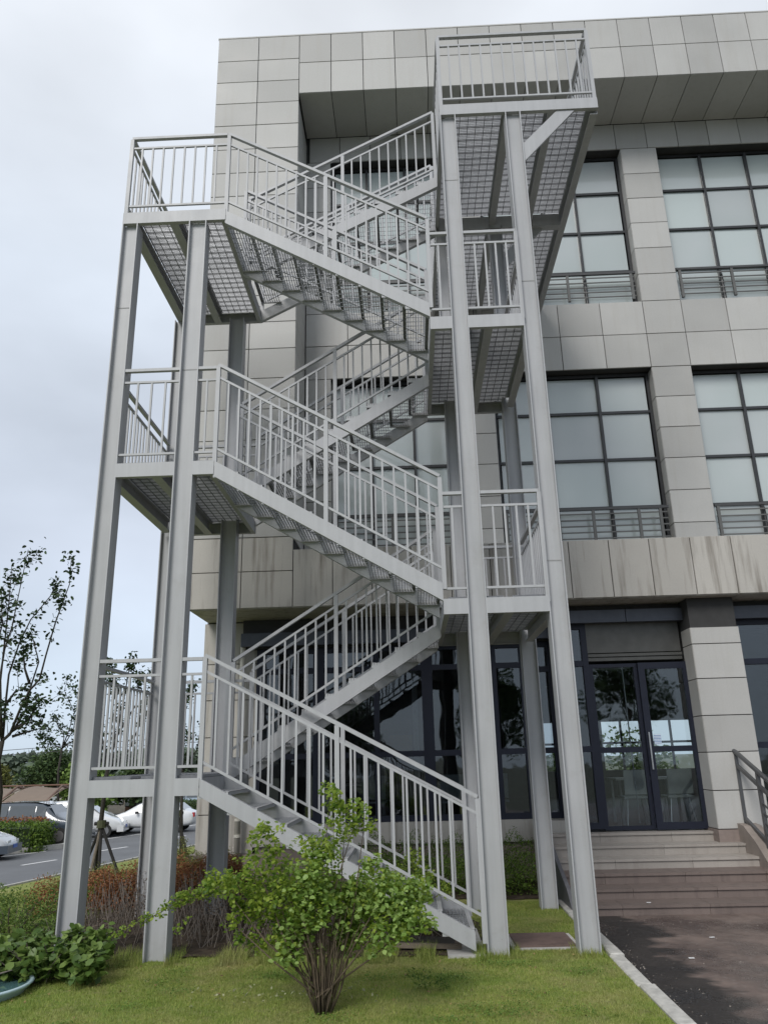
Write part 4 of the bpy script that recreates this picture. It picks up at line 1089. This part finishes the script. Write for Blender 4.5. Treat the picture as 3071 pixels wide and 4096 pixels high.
young_tree('young_tree', 'tallest young tree at the left edge with long bare dark branches', [[(-4.9, 7.0, 1.32), (-5.01, 7.0, 1.88), (-4.97, 7.0, 2.25)], [(-4.97, 7.0, 2.25), (-4.8, 6.92, 2.36), (-4.59, 6.84, 2.9), (-4.43, 6.76, 3.17), (-4.22, 6.68, 3.37), (-4.11, 6.6, 3.81), (-3.95, 6.52, 4.45), (-3.81, 6.44, 4.82), (-3.68, 6.36, 5.15), (-3.66, 6.28, 5.7)], [(-4.97, 7.0, 2.25), (-4.81, 7.1, 2.48), (-4.67, 7.2, 2.86), (-4.68, 7.3, 3.3), (-4.62, 7.4, 3.8), (-4.86, 7.5, 4.33), (-4.96, 7.6, 4.45)], [(-4.97, 7.0, 2.25), (-5.04, 7.12, 2.58), (-5.12, 7.24, 2.94), (-5.19, 7.36, 3.56), (-5.11, 7.48, 4.21), (-4.99, 7.6, 4.71), (-4.68, 7.72, 5.23), (-4.62, 7.84, 5.61)], [(-4.97, 7.0, 2.25), (-5.02, 6.9, 2.8), (-5.05, 6.8, 3.38), (-5.01, 6.7, 4.21), (-4.97, 6.6, 4.89), (-4.95, 6.5, 5.6)], [(-4.97, 7.0, 2.25), (-5.18, 7.05, 3.05), (-5.23, 7.1, 3.42), (-5.23, 7.15, 4.04), (-5.16, 7.2, 4.5), (-5.14, 7.25, 5.07), (-5.07, 7.3, 6.15)], [(-4.76, 7.0, 2.47), (-4.49, 7.0, 2.65), (-4.39, 7.0, 2.84), (-4.26, 7.0, 2.93)], [(-4.79, 7.0, 2.33), (-4.53, 7.1, 2.42), (-4.3, 7.2, 2.49)], [(-4.8, 7.0, 2.43), (-4.52, 6.9, 2.56), (-4.36, 6.8, 2.57), (-4.24, 6.7, 3.05)], [(-5.0, 7.0, 2.92), (-4.87, 7.1, 3.21), (-4.74, 7.2, 3.24)], [(-4.56, 7.0, 3.32), (-4.69, 7.0, 3.61), (-4.75, 7.0, 3.86), (-4.78, 7.0, 4.1)], [(-4.97, 7.0, 2.25), (-5.33, 7.1, 3.06), (-5.59, 7.2, 4.05), (-5.67, 7.3, 4.84), (-5.89, 7.4, 5.66)], [(-4.97, 7.0, 2.25), (-5.11, 6.85, 2.8), (-5.18, 6.7, 3.73), (-5.02, 6.55, 4.44), (-5.06, 6.4, 5.15)]], 1700, .085, .07, 1, .55)
young_tree('young_tree', 'small sparse young tree just left of the leftmost stair column', [[tuple(a+(b-a)*2.25 for a, b in zip((2.94,-8.26,1.75), q)) for q in p] for p in [[(-7.28, 15.0, 0.79), (-7.36, 15.0, 1.64), (-7.32, 15.0, 2.26)], [(-7.32, 15.0, 2.26), (-7.33, 15.1, 2.61), (-7.63, 15.2, 2.97), (-7.74, 15.3, 3.23)], [(-7.32, 15.0, 2.26), (-7.11, 14.9, 2.81), (-6.97, 14.8, 3.29), (-7.29, 14.7, 3.9), (-7.16, 14.6, 4.32)], [(-7.32, 15.0, 2.26), (-7.6, 15.1, 2.37), (-7.81, 15.2, 2.55)], [(-7.32, 15.0, 2.26), (-7.16, 15.1, 2.46), (-6.97, 15.2, 2.32)], [(-7.32, 15.0, 2.26), (-7.08, 15.1, 2.78), (-7.03, 15.2, 3.68), (-7.26, 15.3, 4.06)], [(-7.32, 15.0, 2.26), (-6.88, 15.1, 2.6), (-6.77, 15.2, 3.31)]]], 900, .19, .10, 2, .3, 4, 'young trees beyond the carport', 2.25)
young_tree('young_tree', 'young tree tied to wooden stakes seen between the two left columns', [[(-4.24, 10.4, -0.6), (-4.22, 10.4, 0.52), (-4.2, 10.4, 1.02), (-4.17, 10.4, 1.67)], [(-4.17, 10.4, 1.67), (-4.33, 10.45, 2.25), (-4.56, 10.5, 2.85), (-4.55, 10.55, 3.92), (-4.47, 10.6, 4.3)], [(-4.17, 10.4, 1.67), (-4.05, 10.5, 2.39), (-3.98, 10.6, 3.29), (-3.94, 10.7, 4.04), (-3.97, 10.8, 4.31)], [(-4.17, 10.4, 1.67), (-3.65, 10.3, 2.09), (-3.36, 10.2, 2.8), (-3.23, 10.1, 3.53)], [(-4.17, 10.4, 1.67), (-3.94, 10.25, 2.09), (-4.04, 10.1, 2.96), (-4.01, 9.95, 3.54), (-4.06, 9.8, 4.13)], [(-4.17, 10.4, 1.67), (-4.55, 10.5, 2.11), (-4.74, 10.6, 2.71), (-4.88, 10.7, 3.39)], [(-4.02, 10.4, 2.39), (-3.64, 10.5, 3.13), (-3.64, 10.6, 3.9)]], 1500, .085, .07, 3, .3)
young_tree('young_tree', 'young staked tree seen between second column and first landing post', [[(-3.64, 15.0, -0.64), (-3.7, 15.0, 0.55), (-3.73, 15.0, 1.6)], [(-3.73, 15.0, 1.6), (-3.91, 15.05, 2.5), (-3.9, 15.1, 3.43), (-3.99, 15.15, 4.08)], [(-3.73, 15.0, 1.6), (-3.6, 15.1, 2.32), (-3.59, 15.2, 3.05), (-3.78, 15.3, 3.82)], [(-3.73, 15.0, 1.6), (-3.31, 14.9, 2.13), (-3.17, 14.8, 2.84)], [(-3.73, 15.0, 1.6), (-4.1, 15.1, 2.33), (-4.3, 15.2, 3.26), (-4.25, 15.3, 3.83)]], 1200, .085, .06, 4, .15)
WOOD = simple('black_stained_stake', (.018,.016,.015), .85, var=.3); WOODL = simple('pale_wooden_stake', (.17,.14,.11), .85, var=.2)
def tripod(name, label, c, top, feet, rad=.035):
    T = thing(name, label, 'tree support', c, 0, 'wooden tree supports on the lawn slope'); c = Vector(c)
    for i, f in enumerate(feet):
        f = Vector(f); f.z = gz(f.x, f.y)-.03; t_ = Vector(top)+Vector(((f.x-c.x)*-.08, (f.y-c.y)*-.08, 0))
        MB().tube([f-c, t_-c], rad, 8).build('stake', WOODL if i == 1 else WOOD, T)
    MB().tube([Vector(top)-c+Vector((-.16,0,-.05)), Vector(top)-c+Vector((.16,0,-.05))], .04, 8).build('tie', WOOD, T)
    MB().tube([Vector(top)-c+Vector((0,0,-.14)), Vector(top)-c+Vector((0,0,.02))], [.11,.10], 10).build('wrap', simple('green_tree_wrap', (.07,.075,.04), .9), T)
tripod('tree_support', 'black wooden tripod stakes around the tree between the left columns', (-4.22,10.4,gz(-4.22,10.4)), (-4.2,10.4,.55), [(-3.58,10.1,0),(-4.3,10.15,0),(-4.75,10.6,0),(-3.98,9.9,0)])
tripod('tree_support', 'black wooden stakes behind the second column beside the stone plinth', (-3.75,15,gz(-3.75,15)), (-3.80,15,.48), [(-3.39,14.8,0),(-3.74,14.7,0),(-4.3,15.2,0)])

# ---- hedges and trees of the car park
def hedge(name, label, x0, x1, y0, y1, z0, z1, n, size, mat, cat='hedge', rot=0, group=None):
    c = ((x0+x1)/2, (y0+y1)/2, z0)
    T = thing(name, label, cat, c, rot, group)
    w, d, h = (x1-x0)/2, (y1-y0)/2, z1-z0
    q = rng.uniform(-1, 1, (n, 3)); ax = rng.integers(0, 3, n); sgn = np.sign(rng.uniform(-1, 1, n))
    for k in range(3): q[ax == k, k] = sgn[ax == k]*rng.uniform(.86, 1.02, (ax == k).sum())
    P = np.stack([q[:, 0]*w, q[:, 1]*d, (q[:, 2]*.5+.5)*h], 1); P += rng.normal(0, .04, P.shape)
    leaf_mesh('foliage', P, size, mat, T, rng, .6, .3)
    MB().box(-w*.86, w*.86, -d*.86, d*.86, 0, h*.86).build('hedge_core', simple('hedge_core_leaf', (.02,.035,.012), .95), T)
    return T
isl = thing('parking_island', 'curved concrete kerb of the planted island behind the small silver car', 'kerb', (-13.5,26,-1.5))
kp = [(-16,23.4),(-13.9,24.2),(-12.6,25.2),(-11.9,26.3),(-11.9,27.4),(-12.6,28.6)]
for a, b in zip(kp[:-1], kp[1:]):
    MB().bar((a[0]+13.5,a[1]-26,.09),(b[0]+13.5,b[1]-26,.09),.16,.2).build('kerb_stone', CONC, isl)
hedge('island_hedge', 'clipped dark green hedge behind the small silver car at the left', -17.5,-12.3,24.9,26.5,-1.5,-.46, 9000,.10,HEDGE)
hedge('brown_hedge_top', 'brown topped low hedge in front of the dark estate car', -18.5,-13.0,26.5,27.3,-1.5,-.34, 5000,.09,RUST)
BRT = mk_leaf('bright_tree_leaf', (.08,.15,.03), (.25,.36,.09), .2, .6)
MIDG = mk_leaf('mid_tree_leaf', (.03,.065,.02), (.10,.15,.05), .2, .6)
def far_tree(label, x, y, z0, zt, wid, mat, n, seed, size=.35, cat='tree', core=True, group='trees behind the carport'):
    rd = random.Random(seed); T = thing('tree', label, cat, (x, y, z0), 0, group); h = zt-z0
    MB().tube([(0,0,0),(.1,0,h*.3),(0,0,h*.6)], [.22,.16,.08], 8).build('trunk', BARK, T)
    bl = []
    for i in range(16):
        a = rd.uniform(0, 6.28); f = rd.random()
        rr_ = wid*(.62 if f < .6 else .4)
        bl.append((math.cos(a)*rr_*rd.uniform(.3,1), math.sin(a)*rr_*.5, h*(.30+.50*f), wid*rd.uniform(.28,.42)))
    bl.append((0,0,h*.78,wid*.36))
    P = blob_points(bl, n, rng, .7); P = P[(P[:, 2] < h)]
    leaf_mesh('crown', P, size, mat, T, rng, .7, .4)
far_tree('dark blue green pine like tree behind the carport roof', -21.8,46,-1.5,3.3,2.8,MIDG,5200,1,.22)
far_tree('bright green rounded tree above the right end of the carport', -18.6,45,-1.5,2.3,2.5,BRT,6500,2,.24)
far_tree('olive green low tree at the far left behind the carport', -24.5,44,-1.5,2.0,2.6,OLIVE,4500,3,.24)
far_tree('mid green tree just left of the leftmost stair column', -16.2,47,-1.5,2.3,2.4,MIDG,4500,4,.24)
far_tree('dense mid green tree seen under the rail of the first landing', -13.0,60,-1.5,2.1,3.6,MIDG,5000,5,.3)
far_tree('olive tree seen between the second column and the building', -9.6,62,-1.5,2.2,3.2,OLIVE,4500,6,.3)
hz = MB()
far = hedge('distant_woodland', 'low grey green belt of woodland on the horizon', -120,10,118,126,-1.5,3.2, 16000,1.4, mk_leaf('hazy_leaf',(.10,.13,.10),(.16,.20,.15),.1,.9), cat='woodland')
hedge('far_island_hedge', 'small clipped hedge between parked cars near the building corner', -12.6,-9.6,44.6,46.0,-1.5,-.55, 4500,.12,MIDG)
far_bush = thing('round_bush', 'round green bush beside the kerb seen right of the second column', 'bush', (-11.0,39.6,-1.5))
P = blob_points([(0,0,.45,.62),(.3,0,.4,.5)], 2200, rng, .8); leaf_mesh('leaves', P, .11, OLIVE, far_bush, rng, .6, .3)
isl = thing('kerb_island', 'pale concrete kerb under the small hedge near the building corner', 'kerb', (-11,43.8,-1.5))
MB().box(-2.2,2.0,-.1,.1,0,.16).build('kerb_stone', CONC, isl)
# bushes behind the room windows
for i, (x, y, h_, lb) in enumerate(((10.4,19,3.0,'green tree seen through the entrance door glass'),(8.0,20,2.4,'green bush seen through the left door glass'),(3.0,19,2.2,'green bush seen through the canteen windows'))):
    far_tree(lb, x, y, -1.5, h_, 2.0, BRT, 2500, 20+i, .16, group='trees behind the building')
for i, (x, y, h_, wd, lb) in enumerate(((-9,-26,7.5,3.2,'unseen tall green tree added for reflections behind the photographer to the left'),(-1,-30,6.0,2.8,'unseen green tree added for reflections behind the photographer opposite the stairs'),(7,-25,7.0,3.0,'unseen green tree added for reflections behind the photographer opposite the entrance'),(15,-28,8.5,3.4,'unseen tall green tree added for reflections behind the photographer to the right'))):
    far_tree(lb, x, y, -.1, h_, wd, MIDG, 3500, 40+i, .25, group='unseen trees added for the glass reflections')  # unseen trees, added to put dark shapes into the glass reflections
# power lines
for (a, b, lb) in (((-34,40,2.45),(-10,40,3.36),'upper of the two thin power lines beyond the car park'),((-34,40,2.28),(-10,40,3.0),'lower of the two thin power lines beyond the car park')):
    pl = MB().tube([a, ((a[0]+b[0])/2, 40, (a[2]+b[2])/2-.12), b], .018, 5).build('power_line', simple('cable_black', (.02,.02,.02), .6)); tag(pl, lb, 'cable', 'power lines')
# far buildings
def far_build(name, label, x0, x1, y0, y1, z0, z1, mat, wz=None, nw=0, cat='building'):
    B = thing(name, label, cat, ((x0+x1)/2, y0, z0)); w = (x1-x0)/2
    MB().box(-w, w, 0, y1-y0, 0, z1-z0).build('wall', mat, B); MB().box(-w-.15, w+.15, -.15, y1-y0+.15, z1-z0, z1-z0+.12).build('roof', CONC, B)
    for i in range(nw):
        xx = -w+(i+.5)*2*w/nw
        f = MB().box(xx-.5, xx+.5, -.03, -.004, wz[0], wz[1]).build('window', FRAME, B); MB().box(xx-.45, xx+.45, -.045, -.032, wz[0]+.05, wz[1]-.05).build('pane', FROST, f)
    return B
far_build('low_shed', 'low cream shed beyond the carport', -27,-17.6,50,54,-1.5,.35, simple('cream_wall',(.40,.38,.33),.8), (.6,1.3), 6)
far_build('brown_shed', 'low orange brown shed wall behind the white cars', -17.4,-13.6,49,52,-1.5,-.02, simple('orange_brown_wall',(.24,.13,.08),.8), (.5,1.1), 4)
far_build('grey_wall_building', 'pale grey low building far beyond the small hedge', -13.2,-8.4,56,60,-1.5,-.1, simple('pale_grey_wall',(.42,.43,.44),.8), (.6,1.1), 5)

# ---- carport
CAN = simple('tan_membrane', (.18,.135,.10), .7, var=.08, sc=2); BRW = simple('brown_steel', (.13,.07,.045), .5)
cp = thing('carport', 'tan membrane carport roof on curved brown steel arms over the parked cars', 'carport', (-21,38,-1.5))
for i in range(4):
    x0 = -6.6+2.6*i
    mb = MB(); nX, nY = 8, 10
    for a in range(nX+1):
        for b in range(nY+1):
            u = a/nX; v_ = b/nY
            zz = 2.36-.18*v_ - .85*(1-v_)**2 - .13*math.sin(math.pi*u)*(.5+.5*v_)
            mb.v.append((x0+2.5*u+.5*(1-v_), -2.6+5.2*v_, zz))
    for a in range(nX):
        for b in range(nY):
            k = a*(nY+1)+b; mb.f.append((k, k+nY+1, k+nY+2, k+1))
    mb.smooth = True; mb.build('membrane', CAN, cp, fixn=False)
for i in range(5):
    x0 = -6.65+2.6*i
    mb = MB(); mb.tube([(x0+.2, 2.4, 0), (x0+.15, 2.3, 1.4), (x0+.05, 1.6, 2.0), (x0, 0, 2.22), (x0+.3, -2.5, 1.5)], [.09,.09,.08,.07,.05], 6); mb.build('arm', BRW, cp)
mb = MB(); mb.tube([(-6.8,2.6,2.22),(3.9,2.6,2.22)], .05, 6).build('edge_pipe', BRW, cp)
mb = MB(); mb.tube([(-6.2,-2.6,1.50),(4.3,-2.6,1.50)], .05, 6).build('edge_pipe', BRW, cp)

# ---- cars
TYRE = simple('tyre_rubber', (.02,.02,.02), .85); RIM = simple('alloy_rim', (.35,.35,.36), .35, .8); CGL = simple('car_window_glass', (.05,.06,.065), .06, 0, .05, spec=.9, coat=1)
LAMP = simple('headlamp_glass', (.55,.58,.6), .12, 0, .05, coat=1); TAIL = simple('tail_lamp_red', (.35,.02,.02), .2); BLK = simple('black_trim', (.02,.02,.022), .5)
def car(name, label, x, y, rz, Lc, Wc, Hc, paint, roof_sheen=None, suv=False, grp='cars in the car park'):
    C = thing(name, label, 'car', (x, y, -1.5), rz, grp)
    if suv: prof = [(-.50,.62,.98,.98),(-.485,.40,1.0,1.02),(-.46,.34,1.02,1.66),(-.42,.30,1.03,Hc-.03),(-.2,.28,1.02,Hc),(.06,.28,1.01,Hc-.02),(.16,.28,1.02,Hc-.12),(.27,.28,1.03,1.08),(.42,.28,.99,1.02),(.485,.32,.88,.90),(.50,.42,.70,.72)]
    else: prof = [(-.50,.50,.82,.84),(-.48,.32,.93,.97),(-.40,.27,.95,1.02),(-.30,.25,.94,Hc-.14),(-.16,.24,.93,Hc-.01),(.02,.24,.92,Hc),(.12,.24,.91,Hc-.10),(.27,.24,.90,.97),(.40,.24,.80,.86),(.475,.26,.66,.70),(.50,.36,.54,.56)]
    hw = Wc/2
    mb = MB(); rings = []
    for (f, zb, zs, zt) in prof:
        xx = f*Lc; e_ = hw*(1-.10*max(0, abs(f)-.36)/.14*1.4); wt = e_*(.78 if zt-zs > .15 else .90)
        rings.append([(xx,-e_*.93,zb),(xx,-e_,zb+.12),(xx,-e_,(zb+zs)/2+.06),(xx,-e_*.97,zs),(xx,-wt,zt-.03),(xx,-wt*.85,zt),(xx,wt*.85,zt),(xx,wt,zt-.03),(xx,e_*.97,zs),(xx,e_,(zb+zs)/2+.06),(xx,e_,zb+.12),(xx,e_*.93,zb)])
    for r_ in rings: mb.v += r_
    n = 12
    for i in range(len(rings)-1):
        for k in range(n):
            k2 = (k+1) % n; mb.f.append((i*n+k, i*n+k2, (i+1)*n+k2, (i+1)*n+k))
    mb.f.append(tuple(range(n))); mb.f.append(tuple((len(rings)-1)*n+k for k in reversed(range(n))))
    mb.smooth = True; body = mb.build('body', paint, C)
    md = body.modifiers.new('sub', 'SUBSURF'); md.levels = 1; md.render_levels = 1
    # glass: side strips, windscreen, rear screen set just outside the body skin
    iw = [i for i, p in enumerate(prof) if p[3]-p[2] > .15]
    for s_ in (-1, 1):
        g = MB(); ln = len(iw)
        pts_lo, pts_hi = [], []
        for i in [iw[0]]+iw[1:]:
            rg = rings[i]; lo_ = Vector(rg[3] if s_ < 0 else rg[8]); hi_ = Vector(rg[4] if s_ < 0 else rg[7])
            pts_lo.append(lo_.lerp(hi_, .12)+Vector((0, .012*s_, 0))); pts_hi.append(lo_.lerp(hi_, .86)+Vector((0, .012*s_, 0)))
        for a in range(len(pts_lo)-1):
            p0, p1, q0, q1 = pts_lo[a], pts_lo[a+1], pts_hi[a], pts_hi[a+1]
            k = len(g.v); g.v += [tuple(p0.lerp(p1,.04)), tuple(p0.lerp(p1,.96)), tuple(q0.lerp(q1,.96)), tuple(q0.lerp(q1,.04))]; g.f.append((k,k+1,k+2,k+3))
        g.build('side_window', CGL, C, fixn=False)
    for (i, j, nm) in ((iw[-1], iw[-1]+1, 'windscreen'), (iw[0], iw[0]-1, 'rear_window')):
        a0, a1 = Vector(rings[i][5]), Vector(rings[i][6]); b0, b1 = Vector(rings[j][4]), Vector(rings[j][7])
        u = Vector(((.03 if nm == 'windscreen' else -.03), 0, .03))
        g = MB(); g.v = [tuple(a0.lerp(b0,.08)+u), tuple(a1.lerp(b1,.08)+u), tuple(a1.lerp(b1,.92)+u), tuple(a0.lerp(b0,.92)+u)]; g.f = [(0,1,2,3)]; g.build(nm, CGL, C, fixn=False)
    if roof_sheen is not None:
        xs_ = [prof[i][0]*Lc for i in iw]
        g = MB()
        for i in iw:
            rg = rings[i]; g.v += [(rg[5][0], rg[5][1], rg[5][2]+.012), (rg[6][0], rg[6][1], rg[6][2]+.012)]
        for a in range(len(iw)-1): g.f.append((2*a, 2*a+1, 2*a+3, 2*a+2))
        g.build('roof', roof_sheen, C, fixn=False)  # pale sheet painting a bright reflection onto the dark roof
    wr = .36 if suv else .31
    for fx_ in (-.31, .31):
        for s_ in (-1, 1):
            wb = MB(); wb.tube([(fx_*Lc, s_*(hw-.20), wr), (fx_*Lc, s_*(hw+.01), wr)], wr, 20); w_o = wb.build('wheel', TYRE, C)
            wb = MB(); wb.tube([(fx_*Lc, s_*(hw+.005), wr), (fx_*Lc, s_*(hw+.02), wr)], wr*.62, 14); wb.build('rim', RIM, w_o)
    for s_ in (-1, 1):
        MB().box(Lc*.455, Lc*.492, s_*hw*.50-.16, s_*hw*.50+.16, (.72 if suv else .56), (.86 if suv else .68)).build('headlight', LAMP, C)
        MB().box(-Lc*.503, -Lc*.48, s_*hw*.68-.12, s_*hw*.68+.12, .72, .92).build('tail_light', TAIL, C)
        MB().box(Lc*.10, Lc*.10+.10, s_*(hw+.02)-(.0 if s_ > 0 else .16), s_*(hw+.02)+(.16 if s_ > 0 else 0), (1.05 if suv else .93), (1.22 if suv else 1.06)).build('wing_mirror', BLK, C)
    MB().box(Lc*.44, Lc*.512, -hw*.92, hw*.92, .24, .52).build('bumper', NAVY if (suv or 'small' in label) else paint, C)
    MB().box(Lc*.509, Lc*.515, -.22, .22, .40, .53).build('number_plate', simple('blue_plate', (.04,.10,.35), .4), C)
    return C
def cpaint(name, c): return simple(name, c, .28, .1, .03, spec=.6, coat=1.0)
WHT = cpaint('white_car_paint', (.62,.63,.64)); NAVY = cpaint('navy_car_paint', (.03,.045,.065)); SLV = cpaint('silver_car_paint', (.40,.42,.45))
car('parked_car', 'dark navy estate car with a bright reflection painted on its roof behind the brown hedge', -14.2,28.7,R(1),4.7,1.85,1.78,NAVY,WHT,True)
car('parked_car', 'small silver car with dark blue bumper cut off by the left edge of the photo', -14.3,22.6,R(8),4.1,1.7,1.47,SLV,None,False)
car('parked_car', 'white car just behind the bonnet of the dark estate car', -15.9,36.5,R(5),4.5,1.8,1.5,WHT)
car('parked_car', 'white hatchback nearest the tree stakes between the left columns', -13.3,31.5,R(10),4.2,1.75,1.5,WHT)
car('parked_car', 'white saloon parked side on right of the tree stakes', -10.5,33.6,R(182),4.6,1.8,1.5,WHT)
car('parked_car', 'distant pale blue car beyond the small hedge', -12.6,50,R(10),4.4,1.8,1.5,cpaint('pale_blue_car_paint',(.30,.38,.46)))
car('parked_car', 'distant white car beyond the small hedge near the building corner', -10.6,51,R(170),4.4,1.8,1.5,WHT)

# ---- glazed basin at the bottom left
bn = thing('round_basin', 'round basin with pale blue rim and teal water at the bottom left corner', 'basin', (-.86,-.98,-.075))
RIMB = simple('pale_blue_glazed_rim', (.40,.52,.56), .25, var=.06, coat=.6); TEAL = simple('teal_basin_inside', (.09,.17,.18), .3, var=.2, sc=12)
def ringmesh(prof, n=40):
    m = MB()
    for (r_, z_) in prof:
        for k in range(n): m.v.append((math.cos(2*math.pi*k/n)*r_, math.sin(2*math.pi*k/n)*r_, z_))
    for i in range(len(prof)-1):
        for k in range(n):
            k2 = (k+1) % n; m.f.append((i*n+k, i*n+k2, (i+1)*n+k2, (i+1)*n+k))
    m.smooth = True; return m
ringmesh([(.40,-.05),(.47,.05),(.50,.075),(.51,.09),(.495,.10),(.475,.095),(.465,.08)]).build('rim', RIMB, bn)
ringmesh([(.468,.08),(.42,.02),(.30,-.01),(.0001,-.015)]).build('bowl', TEAL, bn)
ringmesh([(.455,.052),(.0001,.052)]).build('water', simple('teal_water', (.075,.15,.155), .08, 0, .15, 3, .5, .5), bn)
stk = thing('fallen_twig', 'thin twig with brown leaf lying across the round basin', 'twig', (-.70,-.95,.03))
MB().tube([(-.22,-.10,.0),(-.05,.0,.03),(.10,.16,.05)], [.010,.008,.005], 6).build('twig', TWIG, stk)
mb = MB(); mb.v = [(-.14,-.06,.035),(-.06,-.10,.06),(-.02,-.03,.05),(-.09,.0,.07)]; mb.f = [(0,1,2,3)]; mb.build('leaf', DRY, stk, fixn=False)
n_ = 900; P = np.stack([rng.uniform(4.85, 8, n_), rng.uniform(-2.2, 2.1, n_), np.full(n_, -.122)], 1); P[:, 0] = np.where(rng.uniform(0, 1, n_) < .4, 4.84+np.abs(rng.normal(0, .08, n_)), P[:, 0])
tag(leaf_mesh('grit', P, .012, simple('pale_grit', (.25,.22,.19), .9, var=.4, sc=30), None, rng, .8, 3.0), 'grit and plant crumbs scattered over the brown forecourt', 'grit')
# litter on the forecourt and steps
for (x, y, z_, lb) in ((5.75,2.32,-.004,'scrap of white paper on the lowest brown step'),(6.0,.95,-.118,'white scrap of litter on the brown forecourt'),(5.5,.1,-.118,'tiny white scrap nearer the kerb on the forecourt')):
    o = MB().box(-.026,.026,-.012,.012,0,.006).build('paper_scrap', simple('white_paper', (.6,.6,.6), .8)); o.location = (x, y, z_); o.rotation_euler = (0, 0, rb.uniform(-.5,.5)); tag(o, lb, 'litter', 'paper litter')
